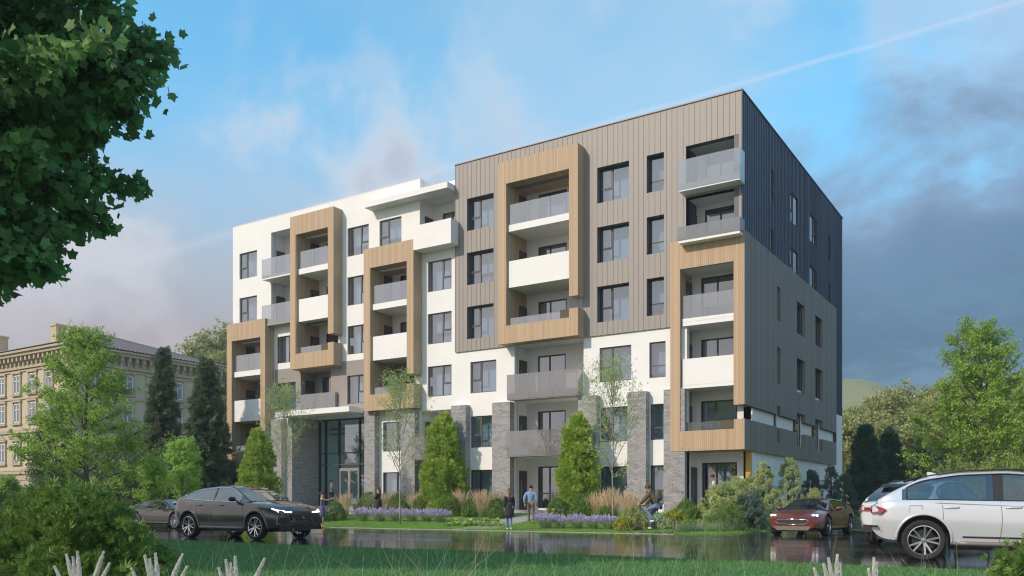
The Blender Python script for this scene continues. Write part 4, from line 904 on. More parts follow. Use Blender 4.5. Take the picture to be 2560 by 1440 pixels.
# the leaves that show largest are leaves of their own
crown = [c for c in MPT.children if c.name.startswith('crown')][0]; me = crown.data; nv = len(MAP); co = np.empty(len(me.vertices)*3, np.float32); me.vertices.foreach_get('co', co); co = co.reshape(-1, nv, 3); lc = co.mean(1); co = co[((lc-np.array([0, 0, 6.45]))**2/np.array([3.6, 3.6, 3.2])**2).sum(1) < RNG.uniform(.8, 1.12, len(lc))]; cen = co.mean(1)+np.array(mpos)
rel = cen[:, :2]-np.array(CAM)[:2]; dep = rel@np.array(FW)[:2]; lat = rel@np.array(RT)[:2]; uu = 1280+FPX*lat/dep; vv = HV-FPX*(cen[:, 2]-1.07)/dep; vis = (uu > 5) & (vv > 0) & (dep > 2); order = np.argsort(np.where(vis, dep, 1e9))[:296]
lm = [];
F_LEAF = fol('maple_leaf', (.18,.31,.10), .0, .0, .3); oi = F_LEAF.node_tree.nodes.new('ShaderNodeObjectInfo'); hs = F_LEAF.node_tree.nodes.new('ShaderNodeHueSaturation'); mr = F_LEAF.node_tree.nodes.new('ShaderNodeMapRange'); mr.inputs[3].default_value = .5; mr.inputs[4].default_value = 1.5
hs.inputs['Color'].default_value = (.18,.31,.10,1); F_LEAF.node_tree.links.new(oi.outputs['Random'], mr.inputs[0]); F_LEAF.node_tree.links.new(mr.outputs[0], hs.inputs['Value']); F_LEAF.node_tree.links.new(hs.outputs[0], F_LEAF.node_tree.nodes['Principled BSDF'].inputs['Base Color'])
leafme = bpy.data.meshes.new('leaf'); leafme.from_pydata([tuple(x) for x in MAP], [], [tuple(range(12))]); leafme.materials.append(F_LEAF)
for i in order:
    P_ = co[i]; zax = Vector(P_[6]-P_[0]); L_ = zax.length/1.05; zax.normalize(); xax = Vector(P_[4]-P_[8]); xax = (xax-zax*xax.dot(zax)).normalized(); yax = zax.cross(xax); o = link('leaf', leafme, MPT); M4 = Matrix((xax, yax, zax)).transposed().to_4x4(); o.matrix_local = Matrix.Translation(Vector(P_[0])) @ M4 @ Matrix.Scale(L_, 4)
keep = np.ones(len(co), bool); keep[order] = False; V = co[keep].reshape(-1, 3); F = np.arange(len(V)).reshape(-1, nv); crown.data = np_mesh('crown', V, F, F_MAPLE); crown['kind'] = 'stuff'
round_ = lambda R_: (lambda f: R_*math.sin(min(1, f*.86+.14)*math.pi)**.7)
cone_ = lambda R_: (lambda f: R_*(1-f)**.75+.25)
SHADE = [(-15, -38.5, 10.5), (-9.5, -37.5, 9.5), (-4.6, -38.2, 9.8), (-20, -40, 11)]
LAB = ['third from the viewer', 'second from the viewer', 'nearest to the viewer', 'furthest from the viewer']
for i, (x, y, h) in enumerate(SHADE):
    t = thing('shade_tree', (x, y, 0), f'broad shade tree on the near lawn behind the viewer, {LAB[i]}', 'tree', 'shade trees on the near side of the road'); tree(t, h, .2, .25, round_(3.6), 22, 4200, SPR4, .55, F_BIRCH, seed=20+i, jit=.5)
# yew shrub, lower left, and its partner at the right edge
t = thing('yew_shrub', at(150, 8.6), 'big dark green yew shrub filling the lower left corner', 'shrub'); mound(t, 1.02, 1.0, 1.06, 11000, FAN, .085, F_YEW, lump=.24, up=.25, seed=3, freq=2.0, inner=.60, clus=520, cr=.15)
t = thing('yew_shrub', at(2655, 8.8), 'small yew shrub cut by the right edge in front of the white car', 'shrub'); mound(t, .52, .5, .86, 3000, FAN, .085, F_YEW, lump=.26, up=.3, seed=5, freq=2.4, inner=.6, clus=150, cr=.14)
# pampas plumes at the bottom edge
def pampas(u, dp, tops, lab):
    b = at(u, dp); b.z = .0; t = thing('pampas_grass', b, lab, 'ornamental grass', 'white plumed grasses along the bottom edge')
    clump(t, 60, .62, .5, F_TEALG, .012, .7, 'leaf_tuft', .10)
    for uu_, vv_ in tops:
        tip = at(uu_, dp, vv_)-b; base = Vector((tip.x*.25, tip.y*.25+random.uniform(-.03,.03), .0)); mid = base.lerp(tip, .55); lat = tip.x*RT.x+tip.y*RT.y; ax = (RT*(lat*2.9+random.uniform(-.06,.06))+Vector((0,0,1))).normalized(); mb = MB(); L_ = .21; s0 = tip-ax*L_
        mb.tube([base, base.lerp(s0, .5), s0], .003, 5); mb.build('stem', F_GRN, t)
        n = 620; z = rnd(n); rr = .0105*np.sin(np.clip(z*.88+.11, 0, 1)*math.pi)**.9*(1.25-.7*z); a = rnd(n)*6.283; A_, B_, _ = frames_for(np.array([tuple(ax)])); p = np.array(s0)[None]+np.array(ax)[None]*(z*L_)[:, None]+(A_*np.cos(a)[:, None]+B_*np.sin(a)[:, None])*(rr*rnd(n)**.4)[:, None]
        dd = np.array(ax)[None]*1.0+(A_*np.cos(a)[:, None]+B_*np.sin(a)[:, None])*.40; V, F = scatter(*quads([leafq((0,0,0),(0,0,1),(0,1,0),1,.22)]), p, dd, .020, rnd(n)*6); part(t, 'plume', V, F, F_PLUME)
pampas(205, 5.0, [(167,1390), (183,1397), (194,1383), (258,1384), (250,1400), (138,1420), (272,1412)], 'pampas grass clump with white plumes before the yew shrub, leftmost')
pampas(400, 5.0, [(363,1393), (375,1402), (389,1388), (455,1390), (448,1408), (330,1424), (466,1420)], 'pampas grass clump with white plumes at the right edge of the yew shrub')
pampas(590, 5.0, [(565,1404), (577,1412), (588,1396), (660,1400), (652,1416), (548,1424)], 'pampas grass clump with white plumes below the black crossover car')
pampas(2090, 5.0, [(2072,1400), (2093,1392), (2100,1412), (2036,1424), (2060,1414)], 'pampas grass clump with white plumes below the red coupe')
pampas(2190, 5.2, [(2185,1398), (2192,1410), (2172,1426)], 'pampas grass clump with white plumes below the white car')
# fine grasses at the bottom edge
def bunch(u, dp, h, lab, m=None, n=110, sp=.42):
    b = at(u, dp); b.z = 0; t = thing('grass_clump', b, lab, 'ornamental grass', 'fine grasses along the bottom edge'); clump(t, n, h, sp, m or F_DRY, .010, .8, 'leaf_tuft', .14, 4)
    p, d, hh = clump(t, 16, h*1.18, .2, F_TEALG if m is None else F_DRY, .006, .2, 'stem', .12, 3)
for u, h, m, lab in ((500,.80,F_TEALG,'blue-green grass clump before the yew, between two pampas clumps'), (690,.80,None,'pale dry grass clump right of the pampas below the black crossover'), (820,.83,F_TEALG,'blue-green grass clump at the bottom edge below the girl in the purple dress'),
    (965,.78,F_TEALG,'blue-green grass clump left of the tallest dry clump'), (1075,.90,None,'tall dry straw-coloured grass clump at the bottom edge, left half of the widest pair'), (1160,.86,None,'dry straw-coloured grass clump at the bottom edge, right half of the widest pair'),
    (1260,.78,F_TEALG,'blue-green grass clump at the bottom edge below the woman in the dark coat'), (1380,.78,None,'low dry grass clump at the bottom edge below the man in the blue shirt'), (1480,.80,F_TEALG,'blue-green grass clump below the right arborvitae'),
    (1610,.83,None,'dry grass clump at the bottom edge below the cyclist'), (1730,.78,None,'low dry grass clump right of the cyclist'), (1880,.82,None,'dry grass clump below the red coupe, left of the pampas'), (2010,.78,F_TEALG,'blue-green grass clump touching the pampas below the red coupe'),
    (2290,.80,None,'dry grass clump at the bottom edge below the white car wheel'), (2400,.82,F_TEALG,'blue-green grass clump at the bottom edge below the white car door')): bunch(u, random.uniform(5.6, 6.6), h*random.uniform(.84,.92), lab, m)
# ------------------------------------------------------------------ trees on the left
t = thing('birch_tree', at(215, 40), 'tall light green deciduous tree with open crown, left of the spruces', 'tree'); tree(t, (px(0,806,1260,40)+1.07)*.97, .13, .13, cone_(2.75), 52, 5600, SPR, .26, F_BIRCH, elev=.42, sub=7, jit=.13, seed=8)
t = thing('dark_tree', at(140, 50), 'darker bushy tree half hidden behind the light green tree', 'tree'); tree(t, (px(0,1010,1260,50)+1.07)*.93, .12, .10, cone_(1.7), 30, 2000, SPR, .30, F_DARK, elev=.4, sub=6, jit=.16, seed=9)
t = thing('spruce_tree', at(408, 60), 'tall dark spruce seen against the mansion side wall, left of the pair', 'tree'); conifer(t, px(0,868,1260,60)+1.07, 1.95, 7000, FAN, .40, F_SPRUCE, whorls=34, per=9, seed=2, power=.7)
t = thing('spruce_tree', at(517, 55), 'tall dark spruce next to the apartment building, right of the pair', 'tree'); conifer(t, px(0,893,1260,55)+1.07, 1.95, 7000, FAN, .40, F_SPRUCE, whorls=34, per=9, seed=3, power=.65)
for u, top, dp, R_, lab in ((378,1152,44,.72,'small bright green young tree, the shorter one behind the parked sedan'), (455,1102,46,1.0,'bright green young tree, the taller one behind the black crossover')):
    t = thing('young_tree', at(u, dp), lab, 'tree', 'young trees behind the parked cars'); tree(t, (px(0,top,1260,dp)+1.07)*.90, .06, .16, cone_(R_*.8), 30, 2400, SPR, .20, F_LIME, elev=.8, sub=5, jit=.12, seed=u)
DK = ['dark bush against the mansion at the left edge', 'dark bush behind the light green tree', 'dark bush below the left spruce', 'dark bush between the two spruces', 'dark bush below the right spruce', 'dark bush left of the timber-framed corner', 'dark bush under the leftmost timber frame']
for i, (u, top, dp, r) in enumerate(((20,1205,60,1.0), (150,1175,56,1.7), (300,1130,56,2.3), (395,1120,58,2.3), (480,1130,56,2.1), (545,1165,57,1.8), (600,1195,58,1.7))):
    t = thing('dark_bush', at(u, dp), DK[i], 'bush', 'dark bushes behind the parked cars'); mound(t, r, r, px(0,top,1260,dp)+1.07, 1500, SPR, .42, F_DARK if i else F_BIRCH, lump=.25, seed=30+i)
for i, (u, top, dp, R_) in enumerate(((525,852,120,3.6), (568,905,112,3.4))):
    t = thing('far_tree', at(u, dp), ('hazy round tree far off beyond the mansion roof', 'hazy round tree far off touching the apartment building')[i], 'tree', 'hazy trees beyond the mansion'); tree(t, px(0,top,1260,dp)+1.07, .3, .3, round_(R_), 26, 2800, SPR4, .75, F_FAR, seed=40+i, jit=.6)
# ------------------------------------------------------------------ trees on the right
FR = [(2135,1040,82,3.0), (2178,1000,90,3.4), (2225,992,86,3.6), (2262,1050,78,2.6), (2305,965,92,3.8), (2365,985,84,3.4), (2400,950,95,4.0), (2330,1075,72,2.4), (2530,945,88,4.0), (2590,985,74,3.2), (2470,990,80,3.4)]
FL_ = ['touching the grey corner of the building', 'above the dark yews, left', 'above the dark yews, right', 'low, behind the small dark cypress', 'tallest, left of the big light green tree', 'close behind the left flank of the big light green tree', 'behind the crown of the big light green tree', 'lowest, above the white parked car', 'at the right edge of the view', 'beyond the right edge of the view', 'behind the right flank of the big light green tree']
for i, (u, top, dp, R_) in enumerate(FR):
    t = thing('woodland_tree', at(u, dp), 'olive green round woodland tree '+FL_[i], 'tree', 'woodland trees at the foot of the hill'); tree(t, (px(0,top,1260,dp)+1.07)*.90, .25, .16, round_(R_*.9), 30, 3000, SPR4, .50, F_FAR, seed=50+i, jit=.34)
t = thing('birch_tree', at(2450, 44), 'big light green deciduous tree behind the white car', 'tree'); tree(t, (px(0,795,1260,44)+1.07)*.97, .16, .08, cone_(3.0), 56, 7000, SPR, .29, F_BIRCH, elev=.42, sub=7, jit=.15, seed=61)
t = thing('birch_tree', at(2640, 40), 'light green deciduous tree cut by the right edge', 'tree'); tree(t, px(0,900,1260,40)+1.07, .15, .08, cone_(2.5), 40, 4000, SPR, .29, F_BIRCH, elev=.45, sub=6, jit=.16, seed=62)
for u, top, dp, R_, lab in ((2165,1076,70,1.4,'dark green columnar yew, the taller one beside the blue-shaded wall'), (2222,1088,72,1.35,'dark green columnar yew, the shorter one nearer the white car')):
    t = thing('columnar_yew', at(u, dp), lab, 'yew', 'dark yews beyond the driveway'); mound(t, R_, R_, px(0,top,1260,dp)+1.07, 5200, FAN, .36, F_DYEW, lump=.2, up=1.0, seed=u, prof=lambda z: (1-z)**.7*(.8+.35*min(1, z*4)), freq=2.0, clus=240, cr=.42)
t = thing('small_cypress', at(2305, 66), 'small dark green pointed cypress behind the white parked car', 'cypress'); mound(t, .95, .95, px(0,1130,1260,66)+1.07, 1800, FAN, .4, F_DYEW, lump=.1, up=.8, seed=4, prof=lambda z: (1-z)**.7*(.8+.3*min(1, z*4)))
for i, (u, dp) in enumerate(((2500, 38), (2545, 37), (2420, 40))):
    t = thing('tall_grass', at(u, dp), ('tall arching pale grass seen through the rear window of the white car', 'tall arching pale grass at the right edge above the white car', 'tall arching pale grass left of the tree trunk behind the white car')[i], 'ornamental grass', 'tall grasses behind the white car'); clump(t, 320, 3.2, .55, F_DRY, .014, .9, 'leaf_tuft', .4, 4)
# dwarf pines and shrubs beside the building
def put(u, v, dp=None):
    if dp: p = at(u, dp); p.z = max(0, terr(p.x, p.y)); return p, dp
    return on_bank(u, v)
for u, v, top, hw, dp, m, lab in ((1908,1284,1163,40,38,F_PINE,'golden green dwarf pine, the left of the two tall ones by the corner'), (1972,1282,1150,38,41,F_PINE,'golden green dwarf pine, the tallest, left of the man in grey'), (2037,1280,1230,24,40,F_PINE,'small golden green dwarf pine in front of the man in grey'),
    (2030,1275,1182,26,47,F_BPINE,'blue-green dwarf pine against the wall behind the man in grey'), (2078,1278,1173,30,46,F_BPINE,'blue-green dwarf pine right of the man in grey'), (2112,1280,1186,30,48,F_BPINE,'blue-green dwarf pine at the end of the side wall')):
    p, dd = put(u, v, dp); t = thing('dwarf_pine', p, lab, 'pine', 'dwarf pines beside the building'); r = hw/FPX*dd*1.22; mound(t, r, r, px(0,top,1260,dd)+1.07-p.z, 4200, TUFT, .085, m, lump=.16, up=.30, seed=u, prof=lambda z: (1-z)**.75*(.82+.25*min(1, z*5))+.05, freq=2.6, inner=.75, clus=120, cr=.13)
for u, top, hw, dp, m, tp, lab in ((1800,1212,40,34.5,F_PINE,TUFT,'rounded mountain pine, lowest of the group at the corner'), (1838,1203,42,36,F_PINE,TUFT,'rounded mountain pine in the middle of the group at the corner'), (1872,1188,38,38,F_PINE,TUFT,'rounded mountain pine under the ochre post'), (1868,1240,44,34.5,F_BPINE,TUFT,'dark green mountain pine at the right foot of the corner group'), (1815,1272,46,32.6,F_JUN,NEEF,'spreading green juniper in front of the mountain pines')):
    p, dd = put(u, 0, dp); t = thing('juniper' if m is F_JUN else 'mountain_pine', p, lab, 'shrub', 'evergreen shrubs at the building corner'); mound(t, hw/FPX*dd, hw/FPX*dd, px(0,top,1260,dd)+1.07-p.z, 3200, tp, .10, m, lump=.2, seed=u, freq=2.6, clus=95, cr=.17)
# ------------------------------------------------------------------ planting along the front
for u, v, top, hw, lab in ((645,1292,1090,44,'pointed arborvitae under the leftmost timber frame, behind the black car'), (1110,1284,1050,52,'pointed arborvitae in the middle of the front, left of the white panel'), (1445,1287,1056,50,'pointed arborvitae on the right, beside the middle balconies')):
    p, dd = on_bank(u, v); t = thing('arborvitae', p, lab, 'arborvitae', 'arborvitae along the front'); h = px(0,top,1260,dd)+1.07-p.z
    mound(t, hw/FPX*dd*.95, hw/FPX*dd*.95, h, 6500, FAN, .20, F_ARB, lump=.26, up=1.3, seed=u, prof=lambda z: ((1-z)**.62*.95+.12*(z < .9))*(.72+.42*min(1, z*3.2)), freq=2.3, inner=.62, clus=240, cr=.34)
BX = [(837,1302,27,'left of the lobby path, beside the girl in purple'), (922,1283,29,'first right of the lobby path'), (996,1284,28,'second right of the lobby path'), (1058,1284,27,'below and left of the middle arborvitae'), (1120,1291,31,'in front of the middle arborvitae'), (1178,1291,24,'right of the middle arborvitae'), (1243,1296,27,'left of the woman in the dark coat'), (1395,1295,28,'right of the man in blue, below the terrace'), (1455,1296,33,'below the right arborvitae'), (1520,1300,21,'under the straw grasses'), (1716,1305,30,'nearest the corner pier')]
for u, v, hw, lab in BX:
    p, dd = on_bank(u, v); t = thing('boxwood', p, 'clipped round boxwood '+lab, 'shrub', 'clipped boxwoods along the front'); r = hw/FPX*dd; mound(t, r, r, r*1.75, 1500, SPR, .10, F_BOX, lump=.06, seed=u, inner=.8, stem=True)
LV = [(826,1302,24,'beside the girl in purple'), (907,1303,22,'at the left end of the row'), (950,1304,22,'second in the row from the left'), (990,1304,22,'third in the row from the left'), (1030,1304,21,'fourth in the row from the left'), (1067,1304,21,'fifth in the row from the left'), (1100,1306,22,'at the right end of the left row'), (1365,1322,25,'at the left end of the row right of the man in blue'), (1402,1322,22,'second in the row right of the man in blue'), (1442,1322,24,'third in the row right of the man in blue'), (1482,1323,23,'fourth in the row right of the man in blue'), (1522,1324,24,'at the right end of the row by the cyclist')]
for u, v, hw, lab in LV:
    p, dd = on_bank(u, v); t = thing('lavender', p, 'purple lavender mound '+lab, 'lavender', 'lavender mounds along the front'); lavender(t, hw/FPX*dd)
FG = [(862,1290,1238,'behind the boxwood left of the lobby path'), (955,1284,1236,'before the woman in the dark shawl'), (985,1284,1232,'right of the woman in the dark shawl'), (1040,1284,1232,'left of the middle arborvitae'), (1105,1286,1240,'in front of the middle arborvitae trunk'), (1150,1288,1228,'right of the middle arborvitae'), (1205,1292,1228,'below the ground floor window left of the dark coat'), (1245,1292,1232,'just left of the woman in the dark coat'), (1490,1296,1236,'below the right arborvitae, left of three'), (1530,1300,1224,'the widest, below the ground floor window left of the cyclist'), (1572,1302,1232,'left of the cyclist'), (478,1296,1240,'behind the black crossover')]
for u, v, top, lab in FG:
    p, dd = on_bank(u, v); t = thing('feather_grass', p, 'straw-coloured feather reed grass '+lab, 'ornamental grass', 'feather reed grasses along the front'); feather_grass(t, px(0,top,1260,dd)+1.07-p.z)
HO = ['front row, at the left end by the last lavender', 'front row, second from the lavender', 'front row, third from the lavender', 'front row, in the middle', 'front row, third from the dark coat', 'front row, second from the dark coat', 'front row, beside the woman in the dark coat', 'back row, at the left end', 'back row, second from the left', 'back row, third from the left', 'back row, at the right end']
for i, (u, v) in enumerate(((1118,1316), (1140,1314), (1162,1316), (1184,1315), (1205,1316), (1226,1316), (1248,1316), (1132,1306), (1172,1307), (1212,1307), (1240,1307))):
    p, dd = on_bank(u, v); t = thing('hosta', p, 'pale green leafy hosta, '+HO[i], 'hosta', 'hostas left of the woman in the dark coat'); hosta(t, 17/FPX*dd, 46)
for i, (u, v, hw, h, m, lab) in enumerate(((1562,1327,26,24,F_YG,'yellow-green low shrub left of the bicycle'), (1600,1325,24,26,F_YG,'yellow-green low shrub behind the front bicycle wheel'), (1660,1322,30,30,F_HOSTA,'pale yellow-green shrub behind the rear bicycle wheel'), (1690,1322,26,34,F_YG,'yellow-green shrub just right of the bicycle'), (1585,1300,30,26,F_HOSTA,'pale shrub left of the cyclist\'s knee'), (1735,1312,24,30,F_BOX,'dark green shrub between the corner path and the juniper'))):
    p, dd = on_bank(u, v); t = thing('low_shrub', p, lab, 'shrub', 'low shrubs near the cyclist'); r = hw/FPX*dd; mound(t, r, r, h/FPX*dd*1.3, 900, SPR, .12, m, lump=.15, seed=u)
for i, u in enumerate((1700, 1730, 1760, 1790, 1820, 1846)):
    p, dd = on_bank(u, 1328 if u < 1800 else 1326); t = thing('fescue', p, ('blue-grey fescue tuft nearest the bicycle', 'blue-grey fescue tuft second from the bicycle', 'blue-grey fescue tuft third from the bicycle', 'blue-grey fescue tuft before the juniper', 'blue-grey fescue tuft right of the juniper', 'blue-grey fescue tuft nearest the red coupe')[i], 'ornamental grass', 'fescue tufts at the road edge'); clump(t, 260, .46, .55, F_FESC, .02, .6, 'leaf_tuft', .25)
for u, v, top, R_, lab in ((1000,1312,985,1.25,'thin young birch in sparse leaf before the lobby piers'), (1532,1312,945,1.3,'thin young birch in sparse leaf before the right-hand piers'), (712,1304,1000,1.1,'thin young birch in sparse leaf left of the entrance canopy')):
    p, dd = on_bank(u, v); t = thing('young_birch', p, lab, 'tree', 'sparse young birches along the front'); tree(t, px(0,top,1260,dd)+1.07-p.z, .028, .30, round_(R_), 34, 2400, SPR4, .085, F_GHOST, bark=BARKL, elev=.9, sub=6, jit=.14, seed=u)
# ------------------------------------------------------------------ vehicles (local frame: x forward, y left, z up, origin on the ground)
def paint(name, c, metal=.0, rough=.28): return mat(name, c, rough, metal, coat=1.0, spec=.5)
CBLACK = paint('anthracite_paint', (.095,.085,.075), .6, .24); CWHITE = paint('white_paint', (.66,.67,.69), .35, .22); CRED = paint('dark_red_paint', (.17,.032,.024), .35, .28); CGREY = paint('dark_grey_paint', (.075,.068,.06), .6, .28); CSILV = paint('pearl_paint', (.66,.67,.69), .1, .25)
TYRE = mat('tyre_rubber', (.020,.019,.018), .8, bump=(60,.2)); RIMS = mat('polished_alloy', (.62,.63,.64), .22, 1.0); RIMD = mat('dark_alloy', (.06,.055,.05), .4, .7); BLK = mat('black_plastic', (.012,.012,.013), .45); CHROME = mat('chrome_trim', (.75,.75,.76), .12, 1.0)
CGLASS = glass_mat('car_glass', (.55,.60,.60), .17); CGLASSD = glass_mat('dark_car_glass', (.12,.14,.15), .20); LAMPW = mat('headlight_led', (.9,.9,.9), .2, emit=(1,.97,.90), estr=2.5); LAMPC = mat('lamp_lens', (.30,.31,.32), .08, .2, coat=1); LAMPR = mat('tail_lamp', (.30,.02,.025), .12, coat=1.0)
MESHG = mat('grille_mesh', (.05,.046,.042), .5, .5, bump=(90,.9)); SEATM = mat('seat_leather', (.05,.05,.05), .6); EMBM = mat('badge_enamel', (.12,.22,.36), .3, .5); SKIRTM = mat('grey_skirt', (.22,.19,.17), .4, .3)
def smooth_keys(keys, xs):
    k = np.array(keys, float); out = np.stack([np.interp(xs, k[:, 0], k[:, j]) for j in range(1, k.shape[1])], 1)
    for _ in range(2): o = out.copy(); o[1:-1] = .25*out[:-2]+.5*out[1:-1]+.25*out[2:]; out = o
    return out
def body_ring(zb, zs, c, w):
    h = zs-zb; return [(0, zb), (.80*w, zb), (.955*w, zb+.05), (.995*w, zb+.30*h), (1.0*w, zb+.58*h), (.985*w, zb+.80*h), (.965*w, zs-.05), (.93*w, zs-.005), (.80*w, zs+.35*c), (.45*w, zs+.85*c), (0, zs+c)]
def evaluated(o):
    dg = bpy.context.evaluated_depsgraph_get(); me = bpy.data.meshes.new_from_object(o.evaluated_get(dg)); return me
def car(name, label, group, loc, rz, sp):
    t = thing(name, loc, label, 'car', group, rz); K = sp['keys']; xs = np.linspace(K[0][0], K[-1][0], 64); S_ = smooth_keys(K, xs); rings = [body_ring(*s) for s in S_]; nr = len(rings[0]); V = []; F = []
    for x, r in zip(xs, rings): V += [(x, -y, z) for y, z in r[1:-1][::-1]][::-1]*0; V += [(x, y, z) for y, z in r]+[(x, -y, z) for y, z in r[1:-1][::-1]]
    n = 2*nr-2
    for i in range(len(xs)-1):
        for k in range(n): F.append((i*n+k, (i+1)*n+k, (i+1)*n+(k+1)%n, i*n+(k+1)%n))
    F.append(tuple(range(n))); F.append(tuple((len(xs)-1)*n+k for k in range(n))[::-1])
    me = bpy.data.meshes.new('body'); me.from_pydata(V, [], F); me.materials.append(sp['paint']); me.materials.append(BLK)
    bm = bmesh.new(); bm.from_mesh(me); bmesh.ops.recalc_face_normals(bm, faces=bm.faces); bm.to_mesh(me); bm.free()
    o = link('body', me, t); wr = sp['wr']; ar = sp.get('ar', wr+.07); hw = max(s[3] for s in S_); cut = []
    for wx in sp['wx']:
        for s in (1, -1):
            q = MB(); q.lathe([(0, s*(hw-.42)), (ar, s*(hw-.42)), (ar, s*(hw+.3)), (0, s*(hw+.3))], 40, 'y', (wx, 0, wr+.02)); c = q.build('cutter', BLK, fix=True); c.location = t.location; c.rotation_euler = t.rotation_euler; cut.append(c)
            b = o.modifiers.new('arch', 'BOOLEAN'); b.operation = 'DIFFERENCE'; b.solver = 'EXACT'; b.object = c
    bpy.context.view_layer.update(); new = evaluated(o); o.modifiers.clear(); o.data = new
    for c in cut: bpy.data.objects.remove(c)
    if len(new.materials) < 2: new.materials.append(BLK)
    for p in new.polygons:
        c = p.center
        p.material_index = 0
        for wx in sp['wx']:
            d = math.hypot(c.x-wx, c.z-wr-.02)
            if d < ar-.002 and abs(c.y) < hw-.02 and (abs(p.normal.y) > .9 and abs(c.y) < hw-.38 or abs(p.normal.x*(c.x-wx)+p.normal.z*(c.z-wr-.02)) > .6*d and p.normal.x*(c.x-wx)+p.normal.z*(c.z-wr-.02) < 0 and abs(d-ar) < .03): p.material_index = 1
    new.shade_smooth(); new.set_sharp_from_angle(angle=R(32))
    def ring_at(x): return body_ring(*[float(np.interp(x, xs, S_[:, j])) for j in range(4)])
    def sy(x, z):
        r = ring_at(x)[1:9]; return float(np.interp(z, [p[1] for p in r], [p[0] for p in r]))
    def topz(x, y=0):
        r = ring_at(x)[7:][::-1]; return float(np.interp(abs(y), [p[0] for p in r], [p[1] for p in r]))
    # glasshouse
    G = sp['roof']; gx = np.linspace(G[0][0], G[-1][0], 44); gz = smooth_keys(G, gx)[:, 0]; rest = {'roof': MB(), 'pillar': {}, 'side_window': [MB(), MB()], 'windscreen': MB(), 'rear_window': MB()}
    prev = None; zpk = gz.max()
    for i, x in enumerate(gx):
        zb_ = topz(x, .8*hw)-.015; wb = ring_at(x)[7][0]*.97; zr = max(gz[i], zb_+.004); f = (zr-zb_)/(zpk-zb_); wt = wb-sp.get('tumble', .26)*f*(zpk-zb_)/.55; e = min(.06, (zr-zb_)*.3)
        cur = [(wb, zb_), (wt+.012, zr-e), (wt*.93, zr-.012*f), (wt*.5, zr+.012*f), (0, zr+.018*f)]
        if prev:
            xm = (x+gx[i-1])/2
            for k in range(4):
                for s in (1, -1):
                    a, b_, c, d = (gx[i-1], s*prev[k][0], prev[k][1]), (x, s*cur[k][0], cur[k][1]), (x, s*cur[k+1][0], cur[k+1][1]), (gx[i-1], s*prev[k+1][0], prev[k+1][1]); 
                    if s < 0: a, b_, c, d = b_, a, d, c
                    m = rest['roof']
                    if k == 0 and sp['side'][0] < xm < sp['side'][1] and not any(p0 < xm < p1 for p0, p1 in sp['pillars']): m = rest['side_window'][0 if s > 0 else 1]
                    elif k == 0 and sp['side'][0] < xm < sp['side'][1]: m = rest['pillar'].setdefault((s, [n_ for n_, (p0, p1) in enumerate(sp['pillars']) if p0 < xm < p1][0]), MB())
                    elif k >= 2 and xm > sp['ws']: m = rest['windscreen']
                    elif k >= 2 and xm < sp['rw']: m = rest['rear_window']
                    m.quad(a, b_, c, d)
        prev = cur
    r = rest['roof'].build('roof', sp.get('roofpaint', sp['paint']), t, smooth=True); r.data.set_sharp_from_angle(angle=R(30)); gl = sp.get('glass', CGLASS)
    for m in rest['side_window']: m.build('side_window', gl, t)
    [m.build('pillar', BLK, t) for m in rest['pillar'].values()]; rest['windscreen'].build('windscreen', gl, t, smooth=True); rest['rear_window'].build('rear_window', gl, t, smooth=True)
    # chrome or black line round the side windows
    for s in (1, -1):
        sel = [(x, gz[i]) for i, x in enumerate(gx) if sp['side'][0] <= x <= sp['side'][1]]; lo = []; hi = []
        for x, z in sel:
            zb_ = topz(x, .8*hw)-.015; wb = ring_at(x)[7][0]*.97; f = (z-zb_)/(zpk-zb_); wt = wb-sp.get('tumble', .26)*f*(zpk-zb_)/.55; e = min(.06, (z-zb_)*.3); lo.append((x, s*(wb+.006), zb_+.012)); hi.append((x, s*(wt+.018), z-e))
        MB().tube(lo+hi[::-1]+[lo[0]], sp.get('trimr', .011), 5).build('window_trim', sp.get('trim', CHROME), t, smooth=True)
    # wheels
    for wx in sp['wx']:
        for s in (1, -1):
            yc = s*(hw-.115); q = MB(); w2 = .125; rr = sp['rim']
            q.lathe([(rr, -w2+.01), (rr+.015, -w2), (wr-.03, -w2), (wr, -w2+.035), (wr, w2-.035), (wr-.03, w2), (rr+.015, w2), (rr, w2-.01)], 40, 'y', closed=True); wo = q.build('wheel', TYRE, t, smooth=True); wo.location = (wx, yc, wr); wo.data.set_sharp_from_angle(angle=R(40))
            wheel_rim(wo, rr, w2, s, sp['spokes'])
    # flares
    for wx in sp['wx']:
        for s in (1, -1):
            P = []
            for k in range(25):
                a = math.pi*(-.06+1.12*k/24); x = wx+(ar+.012)*math.cos(a); z = wr+.02+(ar+.012)*math.sin(a)
                if z > ring_at(x)[1][1]+.01: P.append((x, s*(sy(x, z)+.004), z))
            MB().tube(P, sp.get('flare', .022), 6).build('wheel_arch', sp.get('flarem', sp['paint']), t, smooth=True)
    # seams and handles
    for x in sp['doors']:
        for s in (1, -1):
            zt = topz(x, .8*hw)-.03; P = []
            for k in range(9):
                z = .34+(zt-.34)*k/8; P.append((x+sp.get('rake', 0)*math.sin(k/8*2.6), s*(sy(x, z)+.0005), z))
            MB().tube(P, .005, 4).build('door_seam', BLK, t)
    for x in sp['handles']:
        for s in (1, -1):
            z = sp['hz']; y = s*(sy(x, z)+.018); q = MB(); q.tube([(x-.13, y-s*.02, z), (x-.10, y, z), (x+.10, y, z+.006), (x+.13, y-s*.02, z+.006)], .014, 6); q.build('door_handle', sp.get('handlem', sp['paint']), t, smooth=True)
